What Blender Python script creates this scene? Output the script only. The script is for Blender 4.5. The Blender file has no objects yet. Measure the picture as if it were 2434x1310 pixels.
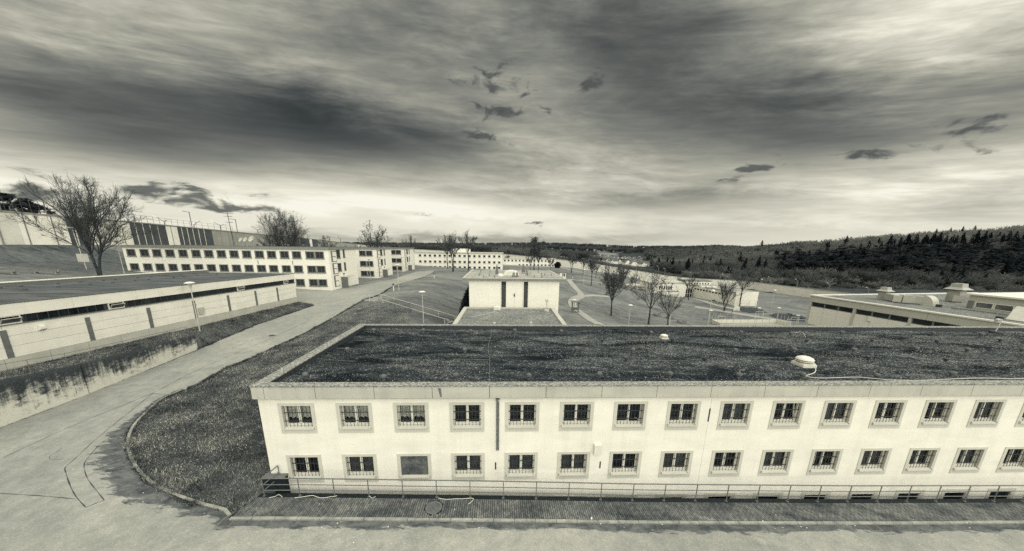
import bpy, math, random
import numpy as np
from mathutils import Vector, Matrix
from mathutils.geometry import delaunay_2d_cdt
rnd = random.Random(7)
R = math.radians
sc = bpy.context.scene
COL = sc.collection

# ------------------------------------------------------------------ camera
FPX, CX, CY, W, H = 770.0, 1217.0, 766.0, 2434.0, 1310.0
PITCH, ROLL, HC = R(13.35), R(0.78), 13.4
_r0 = np.array([1, 0, 0.]); _u0 = np.array([0, math.sin(PITCH), math.cos(PITCH)])
CF = np.array([0, math.cos(PITCH), -math.sin(PITCH)])
CR = _r0*math.cos(ROLL) + _u0*math.sin(ROLL)
CU = -_r0*math.sin(ROLL) + _u0*math.cos(ROLL)
CP = np.array([0, 0, HC])
cd = bpy.data.cameras.new('camera'); cam = bpy.data.objects.new('camera', cd); COL.objects.link(cam)
cd.sensor_width = 36.0; cd.lens = 36.0*FPX/W; cd.shift_y = (CY-H/2)/W; cd.clip_end = 9000; cd.clip_start = .2
cam.matrix_world = Matrix(((CR[0], CU[0], -CF[0], 0), (CR[1], CU[1], -CF[1], 0), (CR[2], CU[2], -CF[2], HC), (0, 0, 0, 1)))
sc.camera = cam
def ray(px, py): return CR*(px-CX) + CU*(CY-py) + CF*FPX
def atY(px, py, Y): d = ray(px, py); return CP + d*(Y/d[1])
def atZ(px, py, Z): d = ray(px, py); return CP + d*((Z-HC)/d[2])
def atX(px, py, X): d = ray(px, py); return CP + d*(X/d[0])
def direc(px, py): d = ray(px, py); return d/np.linalg.norm(d)

# ------------------------------------------------------------------ exposure, sun, sky
sc.view_settings.view_transform = 'Standard'; sc.view_settings.look = 'None'
sc.view_settings.exposure = 1.52; sc.view_settings.gamma = 1.0
SUN_EL, SUN_AZ = R(56), R(152)           # azimuth clockwise from +Y: behind the camera, a little right
sl = bpy.data.lights.new('sun', 'SUN'); sl.energy = 1.5; sl.angle = R(120); sl.color = (1, .985, .955)
sun = bpy.data.objects.new('sun', sl); COL.objects.link(sun)
sd = Vector((math.sin(SUN_AZ)*math.cos(SUN_EL), math.cos(SUN_AZ)*math.cos(SUN_EL), math.sin(SUN_EL)))
sun.rotation_euler = sd.to_track_quat('Z', 'Y').to_euler(); sun.location = (30, -60, 90)

class NT:
    """tiny node-graph helper"""
    def __init__(s, tree): s.t = tree; s.n = tree.nodes; s.l = tree.links
    def new(s, typ, **kw):
        nd = s.n.new(typ)
        for k, v in kw.items(): setattr(nd, k, v)
        return nd
    def put(s, sock, v):
        if hasattr(v, 'is_output') or isinstance(v, bpy.types.NodeSocket): s.l.new(v, sock)
        else: sock.default_value = v
    def m(s, op, a, b=0.0, c=None, clamp=False):
        nd = s.new('ShaderNodeMath', operation=op, use_clamp=clamp)
        s.put(nd.inputs[0], a); s.put(nd.inputs[1], b)
        if c is not None: s.put(nd.inputs[2], c)
        return nd.outputs[0]
    def vm(s, op, a, b=(0, 0, 0)):
        nd = s.new('ShaderNodeVectorMath', operation=op)
        s.put(nd.inputs[0], a); s.put(nd.inputs[1], b)
        return nd.outputs['Value'] if op in ('LENGTH', 'DOT_PRODUCT', 'DISTANCE') else nd.outputs[0]
    def mp(s, vec, loc=(0, 0, 0), rot=(0, 0, 0), scale=(1, 1, 1)):
        nd = s.new('ShaderNodeMapping'); s.put(nd.inputs[0], vec)
        nd.inputs['Location'].default_value = loc; nd.inputs['Rotation'].default_value = rot; nd.inputs['Scale'].default_value = scale
        return nd.outputs[0]
    def noise(s, vec, scale=1, detail=4, rough=.55, dist=0):
        nd = s.new('ShaderNodeTexNoise'); s.put(nd.inputs['Vector'], vec)
        nd.inputs['Scale'].default_value = scale; nd.inputs['Detail'].default_value = detail
        nd.inputs['Roughness'].default_value = rough; nd.inputs['Distortion'].default_value = dist
        return nd.outputs[0]
    def voro(s, vec, scale=1, out='Distance', feature='F1', rand=1):
        nd = s.new('ShaderNodeTexVoronoi', feature=feature); s.put(nd.inputs['Vector'], vec)
        nd.inputs['Scale'].default_value = scale; nd.inputs['Randomness'].default_value = rand
        return nd.outputs[out]
    def rng(s, v, a, b, c=0.0, d=1.0, smooth=False):
        nd = s.new('ShaderNodeMapRange'); nd.interpolation_type = 'SMOOTHSTEP' if smooth else 'LINEAR'; nd.clamp = True
        s.put(nd.inputs[0], v)
        for i, x in enumerate((a, b, c, d)): s.put(nd.inputs[1+i], x)
        return nd.outputs[0]
    def mix(s, f, a, b):
        nd = s.new('ShaderNodeMix', data_type='FLOAT'); s.put(nd.inputs[0], f); s.put(nd.inputs[2], a); s.put(nd.inputs[3], b)
        return nd.outputs[0]
    def sep(s, v):
        nd = s.new('ShaderNodeSeparateXYZ'); s.put(nd.inputs[0], v); return nd.outputs
    def comb(s, x, y, z):
        nd = s.new('ShaderNodeCombineXYZ')
        for i, q in enumerate((x, y, z)): s.put(nd.inputs[i], q)
        return nd.outputs[0]
    def tone(s, v):
        """grey value -> the photograph's ink: blue-green darks, cream lights"""
        nd = s.new('ShaderNodeValToRGB'); cr = nd.color_ramp; cr.interpolation = 'LINEAR'
        stops = [(0, (0, 0, 0)), (.02, (.0152, .0212, .0242)), (.07, (.064, .0725, .073)), (.18, (.175, .183, .167)),
                 (.42, (.43, .425, .352)), (.8, (.832, .808, .68)), (1, (1.0, .985, .865))]
        while len(cr.elements) < len(stops): cr.elements.new(.5)
        for e, (p, c) in zip(cr.elements, stops): e.position = p; e.color = (*c, 1)
        s.put(nd.inputs[0], v); return nd.outputs[0]

wd = bpy.data.worlds.new('World'); sc.world = wd; wd.use_nodes = True
def build_world():
    g = NT(wd.node_tree); g.n.clear()
    out = g.new('ShaderNodeOutputWorld'); bg = g.new('ShaderNodeBackground')
    sky = g.new('ShaderNodeTexSky'); sky.sky_type = 'NISHITA'; sky.sun_disc = False
    sky.sun_elevation = SUN_EL; sky.sun_rotation = SUN_AZ; sky.dust_density = 3
    bw = g.new('ShaderNodeRGBToBW'); g.l.new(sky.outputs[0], bw.inputs[0])
    clear = g.m('MULTIPLY', bw.outputs[0], .1)
    tc = g.new('ShaderNodeTexCoord'); d = g.vm('NORMALIZE', tc.outputs['Generated'])
    x, y, z = g.sep(d)[0], g.sep(d)[1], g.sep(d)[2]
    el = g.m('ARCSINE', z); az = g.m('ARCTAN2', x, y)
    hl = g.m('SQRT', g.m('ADD', g.m('MULTIPLY', x, x), g.m('MULTIPLY', y, y))); hx = g.m('DIVIDE', x, hl); hy = g.m('DIVIDE', y, hl)
    bow = g.m('ARCTAN2', z, g.m('SQRT', g.m('ADD', g.m('MULTIPLY', y, y), g.m('MULTIPLY', g.m('MULTIPLY', x, x), .38))))      # cloud bands lie across the valley
    bow = g.m('SUBTRACT', bow, g.m('MULTIPLY', hx, -.03))
    def streak(sa, sb, seed, detail, rough, dist):
        q = g.mp(g.comb(hx, hy, bow), loc=(seed, seed*.7, seed*1.3), scale=(sa, sa, sb)); return g.noise(q, 1, detail, rough, dist)
    n1 = streak(1.5, 6.5, 3.1, 4, .5, .2)
    n2 = streak(4.0, 18, 8.4, 6, .64, .3)
    n3 = streak(8, 70, 1.7, 4, .62, .3)
    n4 = g.noise(g.mp(g.comb(hx, hy, el), loc=(4.4, 2.2, 0), scale=(3, 3, 8)), 1, 4, .6, .4)
    def blob(px, py, sx, sy, amp, rot=0):
        """soft patch of thicker or thinner cloud round one sky direction (sx, sy in radians)"""
        c = direc(px, py); az = math.atan2(c[0], c[1]); el = math.asin(c[2])
        q = g.vm('SUBTRACT', aez, (az, el, 0))
        q = g.mp(q, rot=(0, 0, R(rot))); q = g.mp(q, scale=(1/sx, 1/sy, 1))
        e = g.vm('LENGTH', q)
        return g.m('MULTIPLY', g.m('POWER', 2.718, g.m('MULTIPLY', g.m('MULTIPLY', e, e), -1.0)), amp)
    wob = g.m('SUBTRACT', n2, .5); wob2 = g.m('SUBTRACT', n4, .5)
    aez = g.comb(g.m('ADD', az, g.m('MULTIPLY', wob2, .22)), g.m('ADD', el, g.m('MULTIPLY', wob, .10)), 0.0)
    # overcast brightness by height: bright strip at the horizon, dark belly above it
    ramp = g.new('ShaderNodeValToRGB'); cr = ramp.color_ramp
    st = [(0, .66), (.02, .80), (.08, .82), (.11, .66), (.15, .53), (.20, .41), (.27, .31), (.46, .36)]
    while len(cr.elements) < len(st): cr.elements.new(.5)
    for e, (q, v) in zip(cr.elements, st): e.position = q; e.color = (v, v, v, 1)
    g.put(ramp.inputs[0], g.m('ADD', bow, g.m('MULTIPLY', wob, .07)))
    base = g.new('ShaderNodeRGBToBW'); g.l.new(ramp.outputs[0], base.inputs[0]); v = base.outputs[0]
    up = g.rng(bow, .05, .16, .15, 1)
    s = g.m('ADD', g.m('MULTIPLY', g.m('SUBTRACT', n1, .5), 1.5), g.m('MULTIPLY', g.m('SUBTRACT', n2, .5), 1.7))
    s = g.m('ADD', s, g.m('MULTIPLY', g.m('SUBTRACT', n3, .5), .5))
    s = g.m('MULTIPLY', s, up)
    for b in BLOBS: s = g.m('ADD', s, blob(*b))
    v = g.m('MULTIPLY', v, g.m('POWER', 2.718, g.m('MULTIPLY', s, 1.25)))
    # small ragged dark clouds hanging lower
    q = g.comb(g.m('MULTIPLY', az, 1.0), g.m('MULTIPLY', el, 2.1), 0.0)
    f1 = g.noise(g.mp(q, loc=(5, 1, 0)), 15, 5, .58, .5)
    msk = None
    for b in PUFFS:
        bb = blob(*b); msk = bb if msk is None else g.m('MAXIMUM', msk, bb)
    pf = g.rng(g.m('ADD', f1, g.m('MULTIPLY', g.m('SUBTRACT', msk, 1.0), .30)), .43, .62, 0, 1, True)
    pv = g.mix(g.noise(q, 30, 2), .03, .12)
    v = g.mix(g.m('MULTIPLY', pf, .9), v, pv)
    # high fine grain of the cloud deck
    v = g.mix(.07, v, clear)
    v = g.m('MINIMUM', g.m('MAXIMUM', v, .012), .93)
    col = g.tone(v)
    g.l.new(col, bg.inputs[0]); bg.inputs[1].default_value = 0.349   # the exposure brings this back to 1
    g.l.new(bg.outputs[0], out.inputs[0])
# (px, py, half-width rad, half-height rad, amount, rotation)
BLOBS = [(770, 285, .36, .06, -1.7, 4), (430, 265, .3, .05, -.6, 6), (1010, 120, .5, .09, -.55, -6), (1560, 130, .30, .12, -.75, 20), (1960, 290, .26, .075, -1.0, 8),
         (2230, 110, .24, .16, .7, 20), (380, 150, .36, .09, .45, -8), (90, 90, .25, .12, .25, 0), (1290, 350, .45, .045, .35, 3),
         (250, 300, .16, .05, -.7, 5), (120, 430, .35, .04, .1, 0), (1500, 480, .5, .02, -.35, 1), (2350, 400, .3, .06, .3, 0),
         (850, 470, .5, .03, .25, 2), (1180, 570, .5, .014, -.55, 0), (2000, 545, .5, .02, -.15, 0), (1180, 60, .2, .06, .3, 0)]
PUFFS = [(1180, 195, .14, .036, 1.32, 0), (1420, 190, .06, .03, 1.2, 0), (1170, 268, .09, .028, 1.35, 0), (1150, 325, .10, .022, 1.25, 0), (1260, 265, .03, .02, 1.0, 0),
         (1800, 392, .08, .024, 1.3, 0), (2090, 368, .08, .018, 1.25, 6), (2310, 330, .09, .035, 1.08, 10), (1720, 448, .08, .018, 1.0, 0),
         (480, 480, .20, .028, 1.4, 0), (120, 455, .16, .04, .95, 0), (640, 492, .04, .01, .9, 0), (1255, 533, .04, .009, 1.0, 0),
         (1040, 520, .05, .008, .9, 0), (880, 560, .12, .008, .85, 0)]
build_world()
wd.cycles.sampling_method = 'MANUAL'; wd.cycles.sample_map_resolution = 256
sc.cycles.max_bounces = 5; sc.cycles.diffuse_bounces = 2; sc.cycles.glossy_bounces = 2; sc.cycles.transparent_max_bounces = 12
sc.cycles.use_adaptive_sampling = True; sc.cycles.adaptive_threshold = .008; sc.cycles.use_denoising = False

# ------------------------------------------------------------------ materials
MATS = {}
def material(name, fn, rough=.9, spec=.15, bump=None, coat=0, alpha=None):
    m = bpy.data.materials.new(name); m.use_nodes = True
    g = NT(m.node_tree); b = g.n['Principled BSDF']
    tc = g.new('ShaderNodeTexCoord'); geo = g.new('ShaderNodeNewGeometry')
    g.obj = tc.outputs['Object']; g.pos = geo.outputs['Position']
    r = fn(g)
    if isinstance(r, tuple): v, h = r
    else: v, h = r, None
    g.l.new(g.tone(v), b.inputs['Base Color'])
    if isinstance(rough, (int, float)): b.inputs['Roughness'].default_value = rough
    b.inputs['Specular IOR Level'].default_value = spec
    if h is not None:
        bm = g.new('ShaderNodeBump'); bm.inputs['Strength'].default_value = bump[0]; bm.inputs['Distance'].default_value = bump[1]
        g.put(bm.inputs['Height'], h); g.l.new(bm.outputs[0], b.inputs['Normal'])
    MATS[name] = m
    return m
def attr(g, name):
    a = g.new('ShaderNodeAttribute'); a.attribute_name = name; return a.outputs['Fac']
def plain(name, v, var=.08, scale=3, rough=.8, spec=.2):
    return material(name, lambda g: g.m('MULTIPLY', v, g.rng(g.noise(g.pos, scale, 4), .3, .7, 1-var, 1+var)), rough, spec)

def f_render_wall(base, stain=.10):
    def f(g):
        P = g.pos
        a = g.noise(g.mp(P, scale=(.5, .5, 1.3)), 1.0, 5, .6, .3)
        s = g.noise(g.mp(P, scale=(2.2, 2.2, .12)), 1.0, 4, .6)
        fine = g.noise(P, 26, 4, .7)
        v = g.m('MULTIPLY', base, g.rng(a, .3, .75, 1.03, 1-stain))
        v = g.m('MULTIPLY', v, g.rng(s, .45, .8, 1.0, 1-stain*.8))
        spots = g.rng(g.voro(P, 1.7), .0, .022, .55, 1.0)
        v = g.m('MULTIPLY', v, spots)
        return v, fine
    return f
material('wall_paint', f_render_wall(.80, .11), .9, .1, (.15, .01))
material('wall_paint_far', f_render_wall(.80, .06), .9, .1, (.1, .01))
material('wall_panel', f_render_wall(.80, .12), .9, .1, (.1, .01))
material('trim_grey', f_render_wall(.55, .08), .85, .1, (.08, .01))
material('trim_dark', f_render_wall(.19, .10), .8, .15, (.08, .01))
material('fascia', f_render_wall(.50, .16), .85, .1, (.06, .01))
material('fascia_dark', f_render_wall(.25, .12), .85, .1, (.06, .01))
plain('paint_white', .74, .05); plain('metal_grey', .14, .18, 9, .55, .4); plain('metal_pale', .48, .12, 7, .5, .4)
plain('metal_dark', .045, .25, 9, .6, .4); plain('black_gap', .012, .1); plain('room_dark', .022, .3, 2); plain('plastic_white', .66, .05)
plain('cable_white', .55, .1); plain('cable_grey', .24, .2); plain('vent_grey', .12, .3, 6); plain('litter_pale', .72, .1); plain('strip_dark', .15, .15)
plain('wood_weathered', .16, .25, 12); plain('sign_cream', .68, .06); plain('earth_dark', .05, .4, 2); material('fascia_right', f_render_wall(.46, .08), .85, .1, (.06, .01))

def f_roof(g):
    P = g.pos
    big = g.noise(g.mp(P, scale=(.16, .55, 1)), 1.0, 5, .65, .8)
    mid = g.noise(g.mp(P, scale=(1.2, 2.4, 1)), 1.0, 5, .65, .3)
    c = g.voro(P, 19, 'Color'); cs = g.sep(c)[0]
    dens = g.m('ADD', g.m('MULTIPLY', big, .75), g.m('MULTIPLY', mid, .45))
    thr = g.rng(g.m('ADD', dens, g.rng(g.sep(P)[0], 0, 40, 0, .12)), .52, .86, 1.0, .62)
    stone = g.rng(g.m('SUBTRACT', cs, thr), 0, .10, 0, 1)
    st = g.m('MULTIPLY', stone, g.rng(g.sep(c)[1], 0, 1, .05, .30))
    moss = g.rng(g.noise(P, 9, 5, .7), .3, .75, .006, .034)
    moss = g.m('MULTIPLY', g.m('MULTIPLY', moss, g.rng(mid, .3, .7, .6, 1.7)), g.rng(big, .38, .64, .45, 2.8))
    hgt = g.m('ADD', g.m('MULTIPLY', stone, .6), g.noise(P, 14, 4, .7))
    return g.m('ADD', moss, st), hgt
material('roof_moss', f_roof, .95, .05, (.6, .03))
def f_gravel(base):
    def f(g):
        P = g.pos; c = g.sep(g.voro(P, 9, 'Color'))[0]
        n = g.noise(g.mp(P, scale=(.35, .5, 1)), 1, 5, .6, .4)
        v = g.m('MULTIPLY', g.rng(c, 0, 1, .5*base, 1.7*base), g.rng(n, .3, .7, .72, 1.25))
        return v, c
    return f
material('roof_gravel', f_gravel(.175), .95, .05, (.4, .02))
material('roof_gravel_far', f_gravel(.30), .95, .05, (.3, .02))
def f_bitumen(g):
    P = g.obj
    n = g.noise(g.mp(P, scale=(.9, .16, 1)), 1, 6, .65, .6); m = g.noise(P, 7, 4, .7)
    return g.m('MULTIPLY', g.rng(n, .32, .72, .045, .16), g.rng(m, .3, .7, .75, 1.3)), m
material('roof_bitumen', f_bitumen, .9, .08, (.2, .02))
def f_coping(g):
    P = g.pos; n = g.noise(P, 11, 5, .75); c = g.sep(g.voro(P, 16, 'Color'))[0]
    v = g.m('MULTIPLY', g.rng(n, .36, .66, .10, .46), g.rng(c, 0, 1, .6, 1.3))
    return v, n
material('coping_worn', f_coping, .95, .05, (.4, .02))

def f_asphalt(g):
    P = g.pos
    big = g.noise(g.mp(P, scale=(.16, .10, 1)), 1, 5, .6, .5); mid = g.noise(P, 1.6, 6, .75); fine = g.noise(P, 14, 5, .85)
    v = g.m('MULTIPLY', .30, g.rng(big, .3, .72, .80, 1.16))
    v = g.m('MULTIPLY', v, g.rng(mid, .3, .7, .78, 1.16)); v = g.m('MULTIPLY', v, g.rng(fine, .28, .72, .74, 1.24))
    grit = g.rng(g.sep(g.voro(P, 30, 'Color'))[0], .9, 1, 1, 1.35); v = g.m('MULTIPLY', v, grit)
    tyre = g.m('MULTIPLY', attr(g, 'wear'), g.rng(g.noise(g.mp(P, scale=(.5, .5, 1)), 1, 4), .35, .7, 0, 1))
    v = g.m('MULTIPLY', v, g.rng(tyre, 0, 1, 1, .72))
    damp = attr(g, 'damp')
    rag = g.m('ADD', g.m('MULTIPLY', g.noise(g.mp(P, rot=(0, 0, R(25)), scale=(.7, 2.6, 1)), 1, 6, .72, .5), 1.5), g.m('MULTIPLY', fine, .15))
    w = g.rng(g.m('ADD', damp, g.m('SUBTRACT', rag, .82)), .42, .56, 0, 1, True)
    v = g.mix(w, v, g.m('MULTIPLY', v, g.rng(g.noise(g.mp(P, scale=(1.3, 2.2, 1)), 1, 5, .7, .6), .35, .7, .20, .62)))
    return v, fine
material('asphalt', f_asphalt, .9, .12, (.3, .012))
plain('asphalt_seam', .055, .4, 6, .8)
def f_path(g):
    P = g.pos; n = g.noise(P, .6, 5, .6); f = g.noise(P, 12, 3, .7)
    return g.m('MULTIPLY', .33, g.m('MULTIPLY', g.rng(n, .3, .7, .85, 1.12), g.rng(f, .3, .7, .88, 1.12))), f
material('path_asphalt', f_path, .9, .1, (.15, .01))
def f_brick(g):
    P = g.pos
    oi = g.new('ShaderNodeObjectInfo'); n = g.noise(g.mp(P, scale=(.45, .8, 1)), 1, 5, .65, .5); f = g.noise(P, 30, 4, .7)
    at = attr(g, 'tone')
    v = g.rng(n, .30, .75, .055, .23)
    v = g.m('MULTIPLY', v, g.rng(g.m('FRACT', g.m('ADD', oi.outputs['Random'], at)), 0, 1, .72, 1.35))
    return g.m('MULTIPLY', v, g.rng(f, .3, .7, .75, 1.2)), f
material('paving_brick', f_brick, .9, .1, (.25, .006))
plain('paving_joint', .018, .4, 8)
material('kerb_concrete', lambda g: (g.m('MULTIPLY', g.rng(g.noise(g.pos, 2.2, 5, .65), .3, .72, .18, .40), g.rng(g.noise(g.pos, 25, 4, .7), .3, .7, .85, 1.12)), g.noise(g.pos, 20, 4)), .9, .1, (.2, .01))
def f_retain(g):
    P = g.obj
    zz = g.sep(P)[2]
    h = attr(g, 'hgt')
    st = g.noise(g.mp(P, scale=(3.2, 3.2, .28)), 1, 6, .75, .3); pat = g.noise(g.mp(P, scale=(.55, .55, 1.1)), 1, 6, .72, .5); f = g.noise(P, 9, 5, .75)
    k = g.m('ADD', g.m('MULTIPLY', g.m('SUBTRACT', h, .18), 1.35), g.m('ADD', g.m('MULTIPLY', g.m('SUBTRACT', st, .5), 1.7), g.m('MULTIPLY', g.m('SUBTRACT', pat, .5), 1.3)))
    k = g.m('ADD', k, g.m('MULTIPLY', g.m('SUBTRACT', f, .5), 1.1))
    k = g.m('ADD', k, g.m('MULTIPLY', g.rng(g.noise(g.mp(P, scale=(.9, .9, 1.6), loc=(3, 3, 3)), 1, 6, .75, .6), .48, .68, 0, 1), .55))
    w = g.rng(k, .12, .95, 0, 1, True)
    v = g.mix(w, g.rng(f, .3, .7, .50, .68), g.rng(f, .3, .75, .020, .085))
    v = g.m('MULTIPLY', v, g.rng(g.noise(g.mp(P, scale=(.7, .7, 5)), 1, 4), .62, .7, 1, .8))
    return v, f
material('retaining_concrete', f_retain, .95, .08, (.35, .02))
def f_grass_field(lo, hi, s=1.0):
    def f(g):
        P = g.pos
        big = g.noise(g.mp(P, scale=(.05*s, .09*s, .05)), 1, 5, .6, .5)
        mid = g.noise(g.mp(P, rot=(0, 0, R(20)), scale=(.35, 1.0, .35)), 1, 6, .75, 1.0)
        fine = g.noise(g.mp(P, scale=(6, 9, 6)), 1, 5, .75)
        k = g.m('ADD', g.m('MULTIPLY', big, .5), g.m('ADD', g.m('MULTIPLY', mid, .75), g.m('MULTIPLY', fine, .3)))
        v = g.rng(k, .58, .98, lo, hi)
        d = attr(g, 'dark')
        v = g.m('MULTIPLY', v, g.m('SUBTRACT', 1.0, d))
        return v, g.m('ADD', fine, mid)
    return f
material('grass_ground', f_grass_field(.055, .30), .95, .03, (.7, .08))
material('grass_bank', f_grass_field(.045, .16), .95, .03, (.7, .06))
material('grass_blade', lambda g: g.m('MULTIPLY', attr(g, 'tone'), g.rng(g.noise(g.mp(g.pos, scale=(.5, .5, .5)), 1, 5, .65), .32, .68, .35, 2.0)), .9, .05)
material('stone_grain', lambda g: g.m('MULTIPLY', attr(g, 'tone'), 1.0), .95, .05)
def f_hill(g):
    P = g.pos; n = g.noise(P, .02, 6, .6); f = g.noise(P, .3, 4, .7)
    a = attr(g, 'field')
    v = g.m('MULTIPLY', g.rng(n, .3, .7, .035, .075), g.rng(f, .3, .7, .6, 1.3))
    return g.mix(a, v, g.m('MULTIPLY', .2, g.rng(f, .3, .7, .85, 1.15)))
material('hill_ground', f_hill, 1, 0)
def forest_mat():
    m = material('forest', lambda g: g.m('MULTIPLY', attr(g, 'tone'), g.rng(g.noise(g.pos, .25, 2), .3, .7, .75, 1.3)), .95, .0); g = NT(m.node_tree); b = g.n['Principled BSDF']; o = g.n['Material Output']
    tl = g.new('ShaderNodeBsdfTranslucent'); mx = g.new('ShaderNodeMixShader'); mx.inputs[0].default_value = .45; g.l.new(b.inputs['Base Color'].links[0].from_socket, tl.inputs[0]); g.l.new(b.outputs[0], mx.inputs[1]); g.l.new(tl.outputs[0], mx.inputs[2]); g.l.new(mx.outputs[0], o.inputs[0])
forest_mat()
material('bark', lambda g: (g.m('MULTIPLY', g.rng(g.noise(g.mp(g.pos, scale=(9, 9, 1.6)), 1, 5, .7), .3, .7, .022, .085), 1.0), g.noise(g.mp(g.pos, scale=(12, 12, 2)), 1, 4)), .95, .05, (.5, .03))
plain('twig', .10, .35, 2, .95, .03); plain('dry_leaf', .075, .5, 3, .9, .05); plain('ivy', .012, .5, 6, .9, .05)
plain('pale_trunk', .2, .3, 3); plain('house_white', .82, .15, .03); plain('house_roof', .12, .4, .03)
plain('panel_light', .78, .10, .4); plain('panel_mid', .60, .10, .4); plain('panel_dark', .085, .2, .6); plain('panel_grey', .33, .12, .4)
plain('rib_dark', .20, .15); plain('equipment', .36, .12, 2, .5, .3); plain('sand_pale', .55, .1, 1)
def f_curtain(lo, hi):
    def f(g):
        P = g.obj
        n = g.noise(g.mp(P, scale=(14, 14, 1.2)), 1, 4, .6); l = g.voro(P, 26)
        return g.m('MULTIPLY', g.rng(n, .3, .7, lo, hi), g.rng(l, .1, .5, 1.25, .7))
    return f
material('lace', f_curtain(.5, .85), .95, .03); material('curtain_dark', f_curtain(.05, .22), .95, .03)
def f_board(g):
    P = g.obj; n = g.noise(P, 2.5, 6, .7, .6); s = g.noise(g.mp(P, scale=(9, 9, .6)), 1, 4, .6)
    return g.m('MULTIPLY', g.rng(n, .35, .65, .05, .15), g.rng(s, .3, .7, .85, 1.15))
material('board', f_board, .85, .1)
def glass_mat():
    m = bpy.data.materials.new('window_glass'); m.use_nodes = True; g = NT(m.node_tree); g.n.clear()
    o = g.new('ShaderNodeOutputMaterial'); tr = g.new('ShaderNodeBsdfTransparent'); gl = g.new('ShaderNodeBsdfGlossy'); mx = g.new('ShaderNodeMixShader')
    gl.inputs['Roughness'].default_value = .03; tr.inputs[0].default_value = (.93, .95, .95, 1)
    fr = g.new('ShaderNodeFresnel'); fr.inputs[0].default_value = 1.45
    g.l.new(g.m('ADD', g.m('MULTIPLY', fr.outputs[0], .9), .015), mx.inputs[0])
    g.l.new(tr.outputs[0], mx.inputs[1]); g.l.new(gl.outputs[0], mx.inputs[2]); g.l.new(mx.outputs[0], o.inputs[0]); MATS['glass'] = m
glass_mat()
material('pane_dark', lambda g: g.m('MULTIPLY', .016, g.rng(g.noise(g.pos, .9, 4), .3, .7, .5, 1.9)), .12, .35)
material('pane_mid', lambda g: g.m('MULTIPLY', .10, g.rng(g.noise(g.pos, .9, 4), .3, .7, .5, 1.6)), .2, .35)

# ------------------------------------------------------------------ mesh helpers
class MB:
    def __init__(s): s.v = []; s.f = []; s.mi = []; s.cur = 0
    def quad(s, *p):
        n = len(s.v); s.v += [tuple(q) for q in p]; s.f.append(tuple(range(n, n+len(p)))); s.mi.append(s.cur); return s
    def box(s, x0, x1, y0, y1, z0, z1):
        n = len(s.v)
        s.v += [(x0, y0, z0), (x1, y0, z0), (x1, y1, z0), (x0, y1, z0), (x0, y0, z1), (x1, y0, z1), (x1, y1, z1), (x0, y1, z1)]
        for q in ((0, 3, 2, 1), (4, 5, 6, 7), (0, 1, 5, 4), (1, 2, 6, 5), (2, 3, 7, 6), (3, 0, 4, 7)):
            s.f.append(tuple(n+i for i in q)); s.mi.append(s.cur)
        return s
    def hexa(s, bot, top):
        n = len(s.v); s.v += [tuple(q) for q in bot] + [tuple(q) for q in top]
        for q in ((3, 2, 1, 0), (4, 5, 6, 7), (0, 1, 5, 4), (1, 2, 6, 5), (2, 3, 7, 6), (3, 0, 4, 7)):
            s.f.append(tuple(n+i for i in q)); s.mi.append(s.cur)
        return s
    def tube(s, pts, r, n=6, cap=True):
        pts = [Vector(p) for p in pts]
        if not isinstance(r, (list, tuple)): r = [r]*len(pts)
        base = len(s.v); up = None
        for i, p in enumerate(pts):
            t = (pts[min(i+1, len(pts)-1)] - pts[max(i-1, 0)])
            if t.length < 1e-6: t = Vector((0, 0, 1))
            t.normalize()
            a = t.cross(Vector((0, 0, 1)) if abs(t.z) < .9 else Vector((1, 0, 0))).normalized(); b = t.cross(a)
            for k in range(n):
                an = 2*math.pi*k/n; s.v.append(tuple(p + (a*math.cos(an) + b*math.sin(an))*r[i]))
        for i in range(len(pts)-1):
            for k in range(n):
                k2 = (k+1) % n
                s.f.append((base+i*n+k, base+i*n+k2, base+(i+1)*n+k2, base+(i+1)*n+k)); s.mi.append(s.cur)
        if cap and n > 2:
            s.f.append(tuple(base+k for k in range(n))); s.mi.append(s.cur)
            s.f.append(tuple(base+(len(pts)-1)*n+k for k in reversed(range(n)))); s.mi.append(s.cur)
        return s
    def lathe(s, prof, n=12, c=(0, 0, 0)):
        return s.tube([(c[0], c[1], c[2]+z) for r, z in prof], [max(r, .001) for r, z in prof], n) if False else s._lathe(prof, n, c)
    def _lathe(s, prof, n, c):
        base = len(s.v)
        for r, z in prof:
            for k in range(n):
                a = 2*math.pi*k/n; s.v.append((c[0]+r*math.cos(a), c[1]+r*math.sin(a), c[2]+z))
        for i in range(len(prof)-1):
            for k in range(n):
                k2 = (k+1) % n; s.f.append((base+i*n+k, base+i*n+k2, base+(i+1)*n+k2, base+(i+1)*n+k)); s.mi.append(s.cur)
        s.f.append(tuple(base+k for k in reversed(range(n)))); s.mi.append(s.cur)
        s.f.append(tuple(base+(len(prof)-1)*n+k for k in range(n))); s.mi.append(s.cur)
        return s
    def mesh(s, name, mats, smooth=False):
        me = bpy.data.meshes.new(name); me.from_pydata(s.v, [], s.f)
        for m in ([mats] if isinstance(mats, str) else mats): me.materials.append(MATS[m])
        if any(s.mi): me.polygons.foreach_set('material_index', s.mi)
        if smooth: me.polygons.foreach_set('use_smooth', [True]*len(me.polygons))
        me.update(); return me
    def build(s, name, mats, parent=None, smooth=False):
        return obj(name, s.mesh(name, mats, smooth), parent)
def obj(name, me, parent=None):
    o = bpy.data.objects.new(name, me); COL.objects.link(o)
    if parent: o.parent = parent
    return o
def thing(name, label, cat, loc=(0, 0, 0), rotz=0, group=None):
    o = bpy.data.objects.new(name, None); COL.objects.link(o); o.empty_display_size = .3
    o.location = tuple(float(q) for q in loc); o.rotation_euler = (0, 0, rotz); return tag(o, label, cat, group)
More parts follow.
